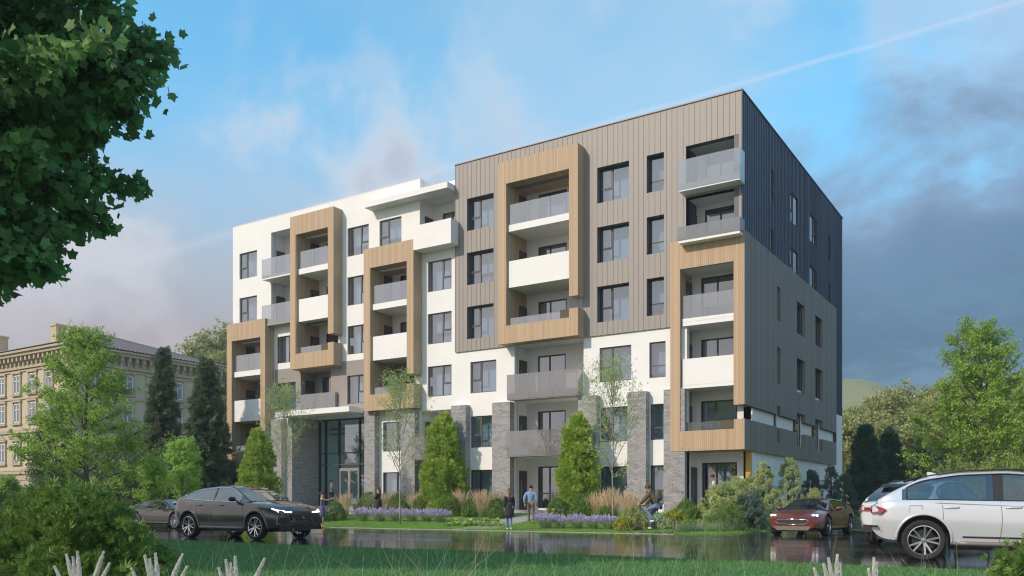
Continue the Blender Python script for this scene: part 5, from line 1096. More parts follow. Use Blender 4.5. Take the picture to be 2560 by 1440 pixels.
    for s in (1, -1):
        x, z = sp['mirror']; y = sy(x, z-.1)-.02; q = MB(); q.ball((x-.02, s*(y+.17), z+.02), (.09, .13, .075), 12, 8); q.tube([(x, s*(y-.05), z-.05), (x-.01, s*(y+.1), z-.02)], .025, 6); q.build('mirror', sp.get('mirrorm', BLK), t, smooth=True)
        q = MB(); P = []
        for k in range(9): x = sp['wx'][0]+ar+.05+(sp['wx'][1]-sp['wx'][0]-2*ar-.10)*k/8; z = ring_at(x)[1][1]+.07; P.append((x, s*(sy(x, z)+.012), z))
        q.tube(P, .045, 6); q.build('side_skirt', sp.get('skirt', BLK), t, smooth=True)
    q = MB()
    for x in (.15, -.75):
        for y in (.38, -.38): q.box(x-.45, x-.32, y-.24, y+.24, .6, sp['seat']); q.box(x-.42, x-.34, y-.12, y+.12, sp['seat']+.03, sp['seat']+.2)
    q.build('seat', SEATM, t)
    MB().box(K[0][0]+.5, K[-1][0]-.5, -hw+.3, hw-.3, sp['keys'][len(K)//2][1]-.05, .5).build('underbody', BLK, t)
    return t, sy, topz, ring_at, hw
def wheel_rim(wo, rr, w2, s, style):
    q = MB(); f = s*(w2-.02); q.lathe([(rr+.004, f*1.0), (rr-.018, f*1.04), (rr-.03, f*.8), (rr-.035, -f*.8)], 36, 'y'); q.lathe([(0, f*.9), (.05, f*.88), (.062, f*.7), (.0, f*.6)], 16, 'y'); n, dbl, wd, mt = style
    for k in range(n):
        for o in ((-.5, .5) if dbl else (0,)):
            a0 = 2*math.pi*(k+o*.20)/n; a1 = 2*math.pi*(k+o*(.36 if dbl else 0)+(0 if dbl else .0))/n
            p0 = Vector((math.cos(a0)*.05, f*.74, math.sin(a0)*.05)); p1 = Vector((math.cos(a1)*(rr-.02), f*.94, math.sin(a1)*(rr-.02))); d = (p1-p0).normalized(); nn = Vector((-math.sin(a0), 0, math.cos(a0)))
            q.obox(p0-nn*wd/2, nn*wd, p1-p0, Vector((0, s*.03, 0)))
    q.build('rim', mt, wo, smooth=False, fix=True)
    d = MB(); d.lathe([(0, f*.25), (rr*.72, f*.25), (rr*.72, f*.12), (0, f*.12)], 24, 'y'); d.build('brake_disc', RIMD, wo)
def facepatch(pts, m, name, t, th=.015, d=(1,0,0)):
    q = MB(); d = Vector(d)*th; n = len(pts); P = [Vector(p) for p in pts]; q.add([p-d for p in P]+[p+d for p in P], [tuple(range(n))[::-1], tuple(range(n, 2*n))]+[(i, (i+1)%n, (i+1)%n+n, i+n) for i in range(n)]); return q.build(name, m, t, fix=True)
SUVK = [(-2.34,.60,1.10,.03,.80), (-2.27,.46,1.20,.04,.92), (-2.0,.36,1.24,.04,.985), (-1.5,.30,1.22,.03,1.0), (-.6,.28,1.16,.03,.985), (.5,.28,1.13,.04,.98), (1.2,.28,1.11,.07,.99), (1.65,.29,1.07,.10,1.0), (2.05,.29,1.01,.09,.97), (2.28,.29,.95,.07,.91), (2.40,.31,.88,.06,.85), (2.46,.36,.80,.05,.78)]
def black_suv():
    b = at(648, 25.45); rz = R(1.5); p = Vector((-7.95, -21.37, 0)); fw = Vector((math.cos(rz), math.sin(rz), 0)); c = p-fw*1.52+Vector((0, .98, 0))
    sp = dict(keys=SUVK, paint=CBLACK, wr=.385, ar=.455, rim=.30, wx=(-1.48, 1.52), roof=[(-2.16,1.25), (-1.85,1.38), (-1.2,1.57), (-.3,1.65), (.2,1.63), (.6,1.46), (1.15,1.17)], side=(-1.85, .78), pillars=[(-.50,-.38)], ws=.26, rw=-1.25, glass=CGLASS, spokes=(5, True, .032, RIMS), doors=(-1.15, -.42, .95), handles=(-.98, .02), hz=1.03, mirror=(.66, 1.20), seat=1.05, flare=.034, flarem=SKIRTM, skirt=SKIRTM, rake=.03)
    t, sy, topz, ring, hw = car('crossover_car', 'anthracite coupe-roofed crossover with lit headlights on the wet road', 'vehicles on the wet road', c, rz, sp)
    for s in (1, -1):
        h = facepatch([(2.200, s*.90, 0.890), (2.400, s*.52, 0.840), (2.430, s*.50, 0.780), (2.300, s*.86, 0.770)], LAMPC, 'headlight', t, .03)
        L_ = MB(); L_.tube([(2.16, s*(sy(2.16,.93)+.008), .93), (2.30, s*(sy(2.30,.885)+.008), .885), (2.42, s*(sy(2.42,.86)+.010), .86), (2.475, s*.70, .835), (2.48, s*.44, .825)], .021, 6); L_.tube([(2.30, s*(sy(2.30,.885)+.01), .885), (2.36, s*(sy(2.36,.83)+.01), .83)], .016, 5); L_.build('led_strip', LAMPW, h)
        facepatch([(2.445, s*.86, 0.670), (2.475, s*.58, 0.670), (2.475, s*.50, 0.490), (2.440, s*.86, 0.470)], MESHG, 'air_intake', t, .02)
        L_ = MB(); L_.tube([(2.400, s*.90, 0.710), (2.380, s*.93, 0.470), (2.480, s*.52, 0.430), (2.500, s*.34, 0.630)], .022, 6); L_.build('bumper_blade', SKIRTM, t)
        L_ = MB(); L_.tube([(1.15, s*.62, topz(1.15, .62)+.004), (1.9, s*.50, topz(1.9, .5)+.008), (2.34, s*.36, topz(2.34,.36)+.004)], .018, 5); L_.build('bonnet_crease', CBLACK, t, smooth=True)
    facepatch([(2.460, -.50, 0.750), (2.470, .50, 0.750), (2.485, .42, 0.600), (2.485, -.42, 0.600)], MESHG, 'grille', t, .025)
    q = MB(); q.lathe([(0, .03), (.045, .03), (.05, 0), (0, 0)], 16, 'x', (2.500, 0, 0.670)); q.build('badge', EMBM, t)
    facepatch([(2.470, -.80, 0.450), (2.500, -.5, 0.540), (2.500, .5, 0.540), (2.470, .80, 0.450)], CBLACK, 'bumper_bar', t, .03); facepatch([(2.440, -.84, 0.340), (2.440, .84, 0.340), (2.450, .80, 0.440), (2.450, -.80, 0.440)], MESHG, 'lower_grille', t, .02); facepatch([(2.460, -.86, 0.310), (2.500, 0, 0.310), (2.460, .86, 0.310), (2.400, .86, 0.345), (2.400, -.86, 0.345)], BLK, 'splitter', t, .02, (0,0,1))
    facepatch([(1.25, -.30, topz(1.25,.3)+.01), (1.25, .30, topz(1.25,.3)+.01), (1.6, .24, topz(1.6,.24)+.01), (1.6, -.24, topz(1.6,.24)+.01)], BLK, 'bonnet_vent', t, .006, (0,0,1))
    for s in (1, -1): facepatch([(-2.30, s*.92, 1.1), (-2.335, s*.5, 1.1), (-2.335, s*.5, 1.04), (-2.30, s*.92, 1.04)], LAMPR, 'tail_light', t)
black_suv()
WK = [(-2.40,.52,1.02,.03,.82), (-2.34,.40,1.10,.03,.92), (-2.1,.34,1.15,.03,.985), (-1.4,.28,1.15,.02,1.0), (-.5,.26,1.13,.02,.99), (.6,.26,1.11,.03,.985), (1.3,.26,1.08,.06,.99), (1.9,.28,1.00,.08,.98), (2.35,.30,.92,.06,.90), (2.48,.36,.80,.05,.80)]
def white_suv(name, label, c, rz, pm, detail=True):
    sp = dict(keys=WK, paint=pm, wr=.385, ar=.46, rim=.285, wx=(-1.50, 1.50), roof=[(-2.30,1.16), (-2.0,1.34), (-1.55,1.57), (-.9,1.67), (-.1,1.69), (.35,1.64), (.75,1.42), (1.35,1.14)], side=(-1.85, .95), pillars=[(-.35,-.22), (-1.32,-1.27)], ws=.36, rw=-1.62, glass=CGLASS, spokes=(5, True, .034, RIMS), doors=(-1.22, -.26, .95), handles=(-1.03, -.02), hz=1.0, mirror=(.80, 1.17), seat=1.12, flare=.026, skirt=SKIRTM, rake=.05, trim=BLK, trimr=.013, tumble=.24)
    t, sy, topz, ring, hw = car(name, label, 'vehicles on the wet road', c, rz, sp)
    for s in (1, -1):
        h = facepatch([(-2.42, s*.45, 1.03), (-2.34, s*.90, 1.04), (-2.15, s*1.0, .96), (-2.25, s*.985, .88), (-2.40, s*.86, .89), (-2.44, s*.45, .93)], LAMPR, 'tail_light', t, .012)
        L_ = MB(); L_.tube([(-2.44, s*.40, .90), (-2.41, s*.88, .895), (-2.25, s*.99, .885)], .008, 4); L_.build('lamp_line', CHROME, h)
        facepatch([(x, s*(sy(x,z)+.004), z) for x, z in ((-2.33,.56), (-2.22,.56), (-2.08,.36), (-2.2,.36))], CHROME, 'bumper_corner', t, .008, (0,1,0)); facepatch([(-2.43, s*.86, .66), (-2.30, s*.975, .66), (-2.30, s*.975, .62), (-2.43, s*.86, .62)], BLK, 'bumper_slot', t, .012)
        facepatch([(2.30, s*.88, .86), (2.47, s*.55, .80), (2.47, s*.55, .70), (2.32, s*.88, .76)], LAMPC, 'headlight', t, .02)
        L_ = MB(); L_.tube([(-2.20, s*(sy(-2.25,1.10)+.004), 1.10), (-1.2, s*(sy(-1.2,1.095)+.005), 1.095), (-.3, s*(sy(-.3,1.05)+.003), 1.05), (.2, s*(sy(.2,1.02)+.002), 1.02)], [.012,.016,.01,.003], 5); L_.build('shoulder_line', pm, t, smooth=True)
        L_ = MB(); L_.tube([(-1.5, s*.56, 1.60), (-.9, s*.62, 1.695), (-.1, s*.62, 1.715), (.3, s*.60, 1.675)], .016, 5); L_.build('roof_rail', BLK, t)
        L_ = MB(); L_.tube([(-.85, s*(sy(-.85,.46)+.006), .46), (.9, s*(sy(.9,.44)+.006), .44)], .016, 5); L_.build('sill_trim', BLK, t)
        y = s*(sy(-1.62, .98)+.002); L_ = MB(); L_.tube([(-1.74, y, .90), (-1.74, y, 1.04), (-1.52, y, 1.04), (-1.52, y, .90), (-1.74, y, .90)], .003, 4); L_.build('fuel_flap', BLK, t)
    facepatch([(-2.44, -.75, .93), (-2.44, .75, .93), (-2.44, .75, .985), (-2.44, -.75, .985)], LAMPR, 'light_bar', t); facepatch([(-2.43, -.8, .36), (-2.43, .8, .36), (-2.42, .8, .54), (-2.42, -.8, .54)], BLK, 'diffuser', t)
    facepatch([(2.48, -.5, .80), (2.48, .5, .80), (2.50, .5, .42), (2.50, -.5, .42)], MESHG, 'grille', t)
    q = MB(); q.add([(-1.42,-.015,1.60),(-1.42,.015,1.60),(-1.20,.015,1.645),(-1.20,-.015,1.645),(-1.43,0,1.70),(-1.36,0,1.70)], [(0,1,4),(1,2,5,4),(2,3,5),(3,0,4,5)]); q.build('antenna_fin', CWHITE, t)
    facepatch([(-1.85, -.6, 1.515), (-1.85, .6, 1.515), (-1.62, .62, 1.585), (-1.62, -.62, 1.585)], BLK, 'roof_spoiler', t, .014, (0,0,1))
rzw = R(8); p = Vector((10.17, -20.98, 0)); f_ = Vector((math.cos(rzw), math.sin(rzw), 0)); l_ = Vector((-math.sin(rzw), math.cos(rzw), 0))
white_suv('sport_utility_car', 'white sport utility car cut by the right edge, five double-spoke wheels', p+f_*1.5+l_*.98, rzw, CWHITE)
c = at(2292, 22.8); white_suv('sport_utility_car', 'white sport utility car seen from behind, mostly hidden behind the nearer white car', c+Vector((.3,.6,0)), R(76), CSILV)
CK = [(-2.32,.45,.86,.03,.72), (-2.22,.34,.92,.04,.84), (-1.9,.26,.94,.04,.92), (-1.35,.20,.93,.03,.945), (-.4,.19,.86,.03,.93), (.5,.19,.83,.04,.92), (1.0,.19,.82,.07,.93), (1.4,.20,.81,.10,.945), (1.85,.21,.74,.09,.91), (2.15,.21,.66,.07,.83), (2.30,.24,.58,.05,.72)]
def coupe(name, label, c, rz, pm, lit):
    sp = dict(keys=CK, paint=pm, wr=.335, ar=.395, rim=.26, wx=(-1.36, 1.38), roof=[(-2.05,.96), (-1.5,1.09), (-.9,1.22), (-.25,1.28), (.15,1.25), (.55,1.08), (1.08,.87)], side=(-1.25, .70), pillars=[(-.62,-.56)], ws=.20, rw=-.95, glass=CGLASS, spokes=(10, False, .018, RIMS), doors=(-.62, .72), handles=(-.42,), hz=.76, mirror=(.52, .90), seat=.84, flare=.016, skirt=pm, trim=BLK if lit else CHROME, trimr=.009, tumble=.30, mirrorm=pm)
    t, sy, topz, ring, hw = car(name, label, 'vehicles on the wet road', c, rz, sp)
    for s in (1, -1):
        h = facepatch([(1.88, s*.86, .74), (2.10, s*.80, .68), (2.17, s*.56, .66), (2.10, s*.58, .71)], LAMPC, 'headlight', t, .03)
        for y in (.64, .75): q = MB(); q.ball((2.13-(y-.6)*.25, s*y, .685), (.035, .05, .042), 10, 7); q.build('headlamp_bulb', LAMPW if lit else LAMPC, h, smooth=True)
        q = MB(); q.tube([(1.1, s*.50, topz(1.1,.5)+.004), (2.1, s*.36, topz(2.1,.36)+.004)], .014, 5); q.build('bonnet_crease', pm, t, smooth=True)
        facepatch([(1.15, s*.28, topz(1.15,.28)+.012), (1.15, s*.46, topz(1.15,.46)+.012), (1.62, s*.40, topz(1.62,.4)+.008), (1.62, s*.24, topz(1.62,.24)+.008)], BLK, 'bonnet_vent', t, .006, (0,0,1))
        facepatch([(-2.28, s*.80, .84), (-2.33, s*.5, .84), (-2.33, s*.5, .76), (-2.28, s*.80, .76)], LAMPR, 'tail_light', t)
        facepatch([(2.20, s*.80, .38), (2.24, s*.68, .38), (2.24, s*.68, .27), (2.20, s*.82, .27)], BLK, 'side_intake', t, .02)
    P = [(2.30, y*.55, z) for y, z in ((-1,.50), (-.86,.555), (0,.565), (.86,.555), (1,.50), (.84,.41), (0,.39), (-.84,.41))]
    facepatch(P, MESHG, 'grille', t, .03); q = MB(); q.tube([(2.325, y, z) for _, y, z in P]+[(2.325, P[0][1], P[0][2])], .010, 5); q.build('grille_surround', CHROME, t, smooth=True)
    facepatch([(2.29, -.62, .33), (2.29, .62, .33), (2.28, .52, .20), (2.28, -.52, .20)], mat('pale_grille_mesh', (.22,.19,.15), .5, .3, bump=(90,.9)), 'lower_grille', t, .03); facepatch([(2.20, -.80, .19), (2.32, 0, .19), (2.20, .80, .19), (2.10, .80, .215), (2.10, -.80, .215)], BLK, 'splitter', t, .012, (0,0,1))
rz = R(-93); f_ = Vector((math.cos(rz), math.sin(rz), 0)); mid = (Vector((3.99,-8.71,0))+Vector((5.64,-8.77,0)))/2
coupe('coupe_car', 'dark red coupe with lit headlights facing the viewer on the driveway mouth', mid-f_*1.38, rz, CRED, True)
coupe('coupe_car', 'dark grey coupe half hidden behind the anthracite crossover and the yew', Vector((-19.84-1.38, -15.45+.85, 0)), R(0), CGREY, False)
# ------------------------------------------------------------------ people (local frame: facing +y, x to the right)
SKINM = mat('skin', (.50,.30,.21), .55); SKIND = mat('tanned_skin', (.36,.19,.11), .55); EYE = mat('eye', (.03,.02,.02), .3); LIP = mat('lip', (.42,.17,.14), .5)
def skinmesh(verts, edges, m, name, parent, root=0, sub=1):
    me = bpy.data.meshes.new(name); me.from_pydata([v[0] for v in verts], edges, []); o = link(name, me); md = o.modifiers.new('skin', 'SKIN'); md.branch_smoothing = .6
    for i, v in enumerate(verts): sv = me.skin_vertices[0].data[i]; r = v[1]; sv.radius = r if isinstance(r, tuple) else (r, r); sv.use_root = (i == root)
    sb = o.modifiers.new('sub', 'SUBSURF'); sb.levels = sb.render_levels = sub
    new = evaluated(o); bpy.data.objects.remove(o); new.materials.clear(); new.materials.append(m); new.shade_smooth(); return link(name, new, parent)
def person(loc, rz, H, label, J, cl, group='people on foot and on the bicycle'):
    """J overrides joints; cl: clothing dict"""
    t = thing('person', loc, label, 'person', group, rz); k = H/1.75; fem = cl.get('fem', False); sh = .165 if fem else .195
    j = dict(pel=(0,0,.95), spi=(0,.0,1.14), che=(0,0,1.33), nec=(0,-.01,1.49), chi=(0,.02,1.57), hea=(0,.015,1.66), sl=(-sh,0,1.42), sr=(sh,0,1.42), el=(-sh-.06,-.03,1.14), er=(sh+.06,-.03,1.14), wl=(-sh-.08,.03,.89), wr=(sh+.08,.03,.89), hl=(-.09,0,.92), hr=(.09,0,.92), kl=(-.10,.02,.50), kr=(.10,.02,.50), al=(-.10,-.02,.09), ar=(.10,-.02,.09), tl=(-.11,.14,.03), tr=(.11,.14,.03)); j.update(J)
    j = {a: Vector(b)*k for a, b in j.items()}; rs = k*(.92 if fem else 1.0)
    names = ['pel','spi','che','nec','chi','hea','sl','el','wl','sr','er','wr','hl','kl','al','tl','hr','kr','ar','tr']; rad = dict(pel=(.135,.105), spi=(.12,.092), che=(.145,.105), nec=.055, chi=(.072,.085), hea=(.078,.098), sl=.062, el=.043, wl=.028, sr=.062, er=.043, wr=.028, hl=.088, kl=.056, al=.038, tl=.033, hr=.088, kr=.056, ar=.038, tr=.033)
    E_ = [('pel','spi'),('spi','che'),('che','nec'),('nec','chi'),('chi','hea'),('che','sl'),('sl','el'),('el','wl'),('che','sr'),('sr','er'),('er','wr'),('pel','hl'),('hl','kl'),('kl','al'),('al','tl'),('pel','hr'),('hr','kr'),('kr','ar'),('ar','tr')]
    def sk(ns, add, m, name, over={}):
        ns = [n for n in names if n in ns]; ix = {n: i for i, n in enumerate(ns)}; vs = []
        for n in ns:
            r = over.get(n, rad[n]); r = tuple((q+add)*rs for q in r) if isinstance(r, tuple) else (r+add)*rs; vs.append((tuple(j[n]+Vector(cl.get('off', {}).get((name, n), (0,0,0)))), r))
        return skinmesh(vs, [(ix[a], ix[b]) for a, b in E_ if a in ix and b in ix], m, name, t)
    sk(names, 0, cl.get('skin', SKINM), 'body')
    if 'top' in cl: sk(['pel','spi','che','sl','sr']+(['el','er','wl','wr'] if cl.get('sleeve', 2) == 2 else ['el','er'] if cl.get('sleeve') == 1 else [])+(['nec'] if cl.get('collar') else []), .030 if not cl.get('bulky') else .038, cl['top'], cl.get('topname', 'shirt'), {'nec': .052, 'che': (.152,.118)})
    if 'legs' in cl: sk(['pel','hl','kl','al','hr','kr','ar'], .016, cl['legs'], cl.get('legname', 'trousers'))
    if 'skirt' in cl:      # dress or long coat below the waist
        z0, z1, w0, w1, m = cl['skirt']; q = MB(); P = []
        for i in range(7):
            f = i/6; z = z0+(z1-z0)*f; w_ = w0+(w1-w0)*f; P.append([(Vector((math.cos(a)*w_*(1+.05*math.sin(a*6)*f), math.sin(a)*w_*.82*(1+.05*math.sin(a*6)*f)+cl.get('sway', 0)*f, z))*k) for a in [2*math.pi*n/20 for n in range(20)]])
        V = [v for r in P for v in r]; q.add(V, [(i*20+n, i*20+(n+1)%20, (i+1)*20+(n+1)%20, (i+1)*20+n) for i in range(6) for n in range(20)]+[tuple(range(20))[::-1], tuple(range(120,140))]); q.build(cl.get('skirtname', 'skirt'), m, t, smooth=True, fix=True)
    for s in 'lr':
        a, e = j['a'+s], j['t'+s]; m = cl.get('shoe'); 
        if m: skinmesh([(tuple(a+Vector((0,-.045,-.035))*k), .042*k), (tuple(a.lerp(e,.5)+Vector((0,0,-.012))*k), .045*k), (tuple(e), .038*k)], [(0,1),(1,2)], m, 'shoe', t)
        w_, el_ = j['w'+s], j['e'+s]; d = (w_-el_).normalized(); sd = d.cross(Vector((0,1,.2))).normalized(); nn = d.cross(sd); q = MB(); sg = -1 if s == 'l' else 1
        q.tube([w_-d*.01*k, w_+d*.03*k, w_+d*.085*k], [.026*k, .036*k, .034*k], 8)
        for n, ln in enumerate((.065,.075,.07,.055)): b0 = w_+d*.08*k+sd*(n-1.5)*.019*k; q.tube([b0, b0+d*ln*.55*k+nn*.008*k, b0+d*ln*k+nn*.025*k], [.0095*k, .009*k, .007*k], 6)
        b0 = w_+d*.025*k+nn*.0*k; q.tube([b0+sd*.025*k, b0+sd*.05*k+d*.03*k+nn*.015*k, b0+sd*.052*k+d*.065*k+nn*.025*k], [.012*k, .010*k, .008*k], 6); q.build('hand', cl.get('skin', SKINM), t, smooth=True)
    # face and hair on the head frame
    h = (j['hea']+j['chi'])/2+Vector((0,.0,.03))*k; yaw = cl.get('look', 0.0); fwd = Vector((math.sin(yaw), math.cos(yaw), 0)); rt_ = Vector((fwd.y, -fwd.x, 0)); up = Vector((0,0,1))
    q = MB(); q.ball(h+fwd*.104*k-up*.015*k, (.013*k, .013*k, .022*k), 8, 6); 
    for s in (1, -1): q.ball(h+rt_*.082*s*k-up*.01*k, (.014*k, .02*k, .03*k), 8, 6)
    q.build('nose_and_ears', cl.get('skin', SKINM), t, smooth=True)
    for s in (1, -1): q = MB(); q.ball(h+fwd*.088*k+rt_*.032*s*k+up*.015*k, .011*k, 8, 6); q.build('eye', EYE, t, smooth=True)
    q = MB(); q.ball(h+fwd*.094*k-up*.055*k, (.024*k, .010*k, .008*k), 8, 6); q.build('mouth', LIP, t, smooth=True)
    hm = cl['hair']; q = MB(); q.ball(h+up*.045*k-fwd*.018*k, (.092*k, .106*k, .088*k), 16, 10)
    if cl.get('long'): q.tube([h-fwd*.05*k+up*.02*k, h-fwd*.095*k-up*.10*k, h-fwd*.10*k-up*.26*k, h-fwd*.085*k-up*cl['long']*k], [.075*k, .075*k, .06*k, .025*k], 10)
    if cl.get('bun'): q.ball(h-fwd*.12*k+up*.03*k, .05*k, 10, 8)
    if cl.get('beard'): q.ball(h+fwd*.055*k-up*.075*k, (.055*k, .05*k, .045*k), 10, 8)
    q.build('hair', hm, t, smooth=True); return t, j, k
def cloth(n, c): return mat(n, c, .9, noise=(14,.10), bump=(40,.25))
HB = mat('dark_brown_hair', (.035,.022,.016), .6, bump=(60,.4)); HR = mat('auburn_hair', (.11,.045,.022), .6, bump=(60,.4)); HL = mat('light_brown_hair', (.16,.09,.06), .6, bump=(60,.4))
PURP = cloth('purple_dress', (.13,.11,.22)); BLUE = cloth('blue_shirt', (.21,.30,.52)); TAN = cloth('brown_trousers', (.17,.125,.105)); DARK = cloth('dark_coat', (.035,.03,.035)); JEAN = cloth('blue_jeans', (.14,.20,.33)); OLIVE = cloth('olive_jacket', (.115,.095,.06)); SHAWL = cloth('dark_green_shawl', (.035,.035,.02)); WTEE = cloth('white_shirt', (.74,.74,.74)); SLATE = cloth('slate_jacket', (.055,.065,.10)); GREYT = cloth('grey_top', (.20,.19,.18)); SHOEW = mat('white_shoe', (.7,.7,.7), .6); SHOED = mat('dark_shoe', (.03,.03,.03), .6); NUDE = mat('brown_shoe', (.40,.22,.13), .6)
zc = lambda p: Vector((p.x, p.y, max(0, terr(p.x, p.y))))
IMG = math.atan2(RT.y, RT.x)       # heading that points to the right of the picture
def face(a): return IMG+a-math.pi/2   # rz so that local +y points along the picture's right, turned by a
p, dd = on_bank(805, 1319); g1, j1, k1 = person(p, face(R(8)), 1.62, 'girl in a short purple dress holding a phone out with both arms', dict(el=(-.12,.20,1.33), wl=(-.03,.44,1.40), er=(.12,.20,1.33), wr=(.03,.44,1.40), kl=(-.07,.0,.5), kr=(.07,.05,.5), al=(-.06,-.08,.09), tl=(-.06,.07,.03), ar=(.06,.0,.09), tr=(.07,.16,.03)), dict(fem=True, top=PURP, topname='dress_top', sleeve=0, skirt=(1.05,.58,.165,.205,PURP), skirtname='dress_skirt', hair=HB, bun=True, shoe=NUDE))
ph = MB().box(-.035, .035, -.005, .005, -.07, .07).build('phone', BLK); ph.location = Matrix.Rotation(face(R(8)), 4, 'Z') @ ((j1['wl']+j1['wr'])/2+Vector((0,.11,.03)))+p; ph.rotation_euler.z = face(R(8)); props(ph, 'black phone in the outstretched hands of the girl in purple', 'phone')
p = zc(at(829, 48)); p.z = .78; person(p, face(R(20)), 1.66, 'dark haired woman in a grey top standing before the lobby glass', dict(el=(-.2,.08,1.14), wl=(-.03,.24,1.2), er=(.2,.08,1.14), wr=(.05,.24,1.2)), dict(fem=True, top=GREYT, legs=DARK, hair=HB, bun=True, shoe=SHOED))
p = zc(at(946, 45)); person(p, face(R(160)), 1.70, 'woman wrapped in a dark green shawl among the straw grasses', dict(el=(-.16,.10,1.14), wl=(.0,.20,1.22), er=(.2,.06,1.14), wr=(.0,.22,1.15)), dict(fem=True, top=SHAWL, topname='shawl', bulky=True, skirt=(1.1,.62,.19,.24,SHAWL), skirtname='shawl_hem', legs=DARK, hair=HR, long=.30, shoe=SHOED))
p, dd = on_bank(1273, 1325); person(p, face(R(96)), 1.66, 'woman seen from behind in a long dark coat and blue jeans crossing the road edge', dict(el=(-.20,-.10,1.15), wl=(-.19,-.02,.92), er=(.20,.06,1.15), wr=(.19,.14,.93), kl=(-.07,.12,.52), al=(-.06,.14,.09), tl=(-.06,.29,.03), kr=(.07,-.02,.50), ar=(.06,-.20,.11), tr=(.06,-.06,.04)), dict(fem=True, top=DARK, topname='coat', bulky=False, skirt=(1.16,.56,.19,.215,DARK), skirtname='coat_skirt', legs=JEAN, legname='jeans', hair=HL, long=.44, shoe=SHOEW))
p, dd = on_bank(1327, 1309); person(p, face(R(84)), 1.72, 'man seen from behind in a light blue shirt and brown trousers on the garden path', dict(el=(-.29,-.05,1.16), wl=(-.27,.03,.91), er=(.29,-.03,1.16), wr=(.28,.05,.91), kl=(-.10,.10,.51), al=(-.10,.06,.09), tl=(-.11,.21,.03), kr=(.11,-.03,.50), ar=(.12,-.20,.12), tr=(.13,-.07,.04)), dict(top=BLUE, collar=True, legs=TAN, hair=HB, beard=True, shoe=NUDE))
p = zc(at(1784, 39.0)); p.z += .12; person(p, face(R(165)), 1.74, 'auburn haired person in a white shirt looking down behind the mountain pines', dict(chi=(0,.05,1.57), hea=(0,.07,1.65), kl=(-.09,.16,.52), al=(-.09,.08,.09), tl=(-.09,.23,.04), kr=(.09,-.05,.50), ar=(.09,-.20,.12), tr=(.09,-.06,.04)), dict(top=WTEE, sleeve=1, legs=WTEE, hair=HR, shoe=SHOEW))
p = zc(at(2008, 43.0)); person(p, face(R(-70)), 1.82, 'man in slate grey with folded arms standing by the blue-shaded side wall', dict(el=(-.25,.06,1.14), wl=(.06,.22,1.17), er=(.25,.06,1.14), wr=(-.06,.23,1.12)), dict(top=SLATE, topname='jacket', bulky=True, collar=True, legs=SLATE, hair=HB, shoe=SHOED, look=.5))
# cyclist, bicycle, rucksack
d1 = at(1592, 30.9); c1 = Vector((d1.x, d1.y, .0)); hd = Vector((-1, -.04, 0)).normalized(); rzb = math.atan2(hd.y, hd.x)-math.pi/2; c = c1-hd*.54; c.z = 0.0
bk = thing('bicycle', c, 'grey-blue hybrid bicycle ridden along the verge', 'bicycle', None, rzb); FRM = mat('bicycle_frame', (.16,.21,.33), .3, .4, coat=1); wr_ = .335
for y in (.54, -.54):
    q = MB(); q.lathe([(wr_-.018, -.016), (wr_, -.012), (wr_+.006, 0), (wr_, .012), (wr_-.018, .016)], 36, 'x', (0, 0, 0), closed=True); wo = q.build('wheel', TYRE, bk, smooth=True); wo.location = (0, y, wr_)
    q = MB(); q.lathe([(wr_-.03, -.012), (wr_-.016, -.012), (wr_-.016, .012), (wr_-.03, .012)], 36, 'x', closed=True)
    for n in range(18): a = n*math.pi/9; q.tube([((-.02 if n % 2 else .02), 0, 0), (0, math.cos(a)*(wr_-.02), math.sin(a)*(wr_-.02))], .002, 4)
    q.lathe([(.03, -.03), (.03, .03)], 10, 'x'); q.build('spoked_rim', RIMS, wo)
bb, st, ht, hb = Vector((0,-.06,.28)), Vector((0,-.24,.78)), Vector((0,.36,.80)), Vector((0,.40,.68)); ra, fa = Vector((0,-.54,wr_)), Vector((0,.54,wr_))
q = MB()
for a, b_, r in ((bb, st, .017), (bb, hb, .02), (st*.9+bb*.1, ht, .017)): q.tube([a, b_], r, 8)
for s in (.06, -.06): o = Vector((s,0,0)); q.tube([bb+o*.5, ra+o], .010, 6); q.tube([st*.85+bb*.15+o*.3, ra+o], .009, 6)
q.tube([ht+Vector((0,-.01,.05)), hb], .02, 8); q.build('frame', FRM, bk, smooth=True)
q = MB(); 
for s in (.05, -.05): q.tube([hb+Vector((s,0,0)), fa+Vector((s,0,0))], .011, 6)
q.build('fork', BLK, bk); q = MB(); q.tube([ht+Vector((0,0,.04)), ht+Vector((0,.05,.22))], .013, 6); q.tube([(-.30,.30,1.02), (-.14,.40,1.02), (.14,.40,1.02), (.30,.30,1.02)], .012, 6); q.build('handlebar', BLK, bk)
q = MB(); q.tube([st, st+Vector((0,-.02,.14))], .013, 6); q.tube([(0,-.38,.945), (0,-.26,.95), (0,-.12,.94)], [.07, .05, .02], 8); q.build('saddle', BLK, bk, smooth=True)
q = MB(); q.lathe([(.09,-.004), (.09,.004), (0,.004)], 20, 'x', (.05,bb.y,bb.z)); q.tube([bb+Vector((.07,0,0)), bb+Vector((.07,.10,-.13))], .01, 6); q.tube([bb+Vector((-.07,0,0)), bb+Vector((-.07,-.10,.13))], .01, 6)
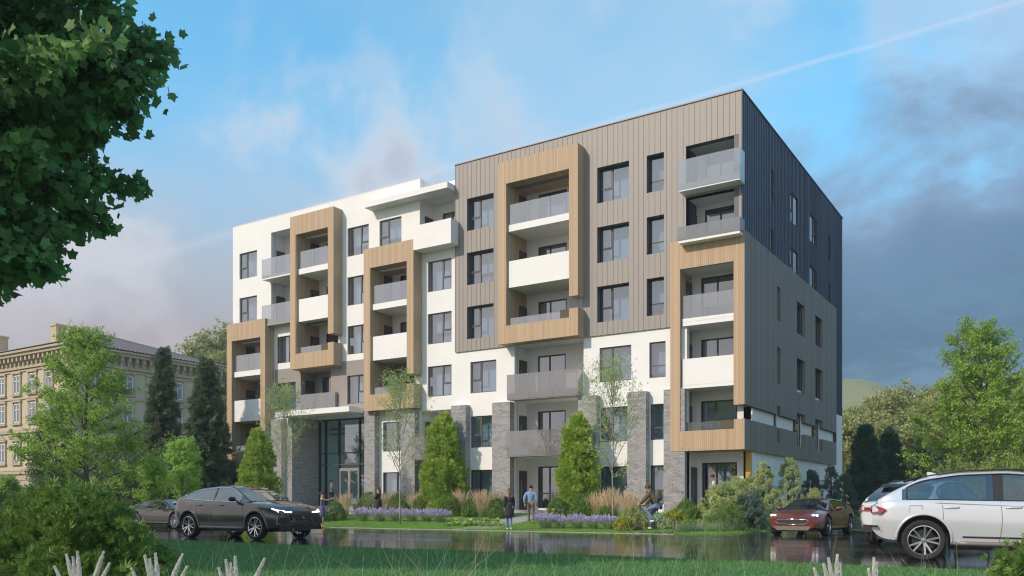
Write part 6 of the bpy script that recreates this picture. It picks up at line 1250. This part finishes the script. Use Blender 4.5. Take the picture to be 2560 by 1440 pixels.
q.box(.07,.17,.06,.14,.14,.165); q.box(-.17,-.07,-.20,-.12,.40,.425); q.build('crank', RIMD, bk)
t_, j_, k_ = person(c, rzb, 1.76, 'cyclist in an olive jacket and blue jeans leaning over the handlebar', dict(pel=(0,-.27,1.04), spi=(0,-.18,1.20), che=(0,-.05,1.36), nec=(0,.06,1.50), chi=(0,.13,1.56), hea=(0,.15,1.65), sl=(-.19,-.0,1.44), sr=(.19,-.0,1.44), el=(-.27,.14,1.22), er=(.27,.14,1.22), wl=(-.27,.31,1.06), wr=(.27,.31,1.06), hl=(-.09,-.24,1.0), hr=(.09,-.24,1.0), kl=(-.12,.12,.86), kr=(.12,.10,.64), al=(-.12,-.13,.50), ar=(.12,.02,.24), tl=(-.12,.0,.45), tr=(.12,.16,.20)), dict(top=OLIVE, topname='jacket', bulky=True, collar=True, legs=JEAN, legname='jeans', hair=HR, skin=SKIND, shoe=SHOEW))
rp = thing('rucksack', c, 'olive rucksack on the back of the cyclist', 'bag', None, rzb); q = MB(); q.ball((0,-.27,1.37), (.155,.12,.23), 16, 10); q.build('bag_body', OLIVE, rp, smooth=True); q = MB(); q.ball((0,-.37,1.30), (.11,.05,.11), 12, 8); q.build('pocket', SLATE, rp, smooth=True)
q = MB()
for s in (.09, -.09): q.tube([(s,-.20,1.52), (s,-.0,1.53), (s,.05,1.38), (s*1.2,-.12,1.22)], .018, 6)
q.build('strap', SLATE, rp)
# ------------------------------------------------------------------ damp air
hz = MB(); hz.box(-420, 620, -62, 520, -1.2, 54); hm = bpy.data.materials.new('damp_air'); hm.use_nodes = True; nt = hm.node_tree; nt.nodes.clear(); pv = nt.nodes.new('ShaderNodeVolumePrincipled'); pv.inputs['Color'].default_value = (.93,.95,1,1); pv.inputs['Density'].default_value = .0006; pv.inputs['Anisotropy'].default_value = .2
o_ = nt.nodes.new('ShaderNodeOutputMaterial'); nt.links.new(pv.outputs[0], o_.inputs['Volume']); h_ = hz.build('haze', hm, kind='stuff')
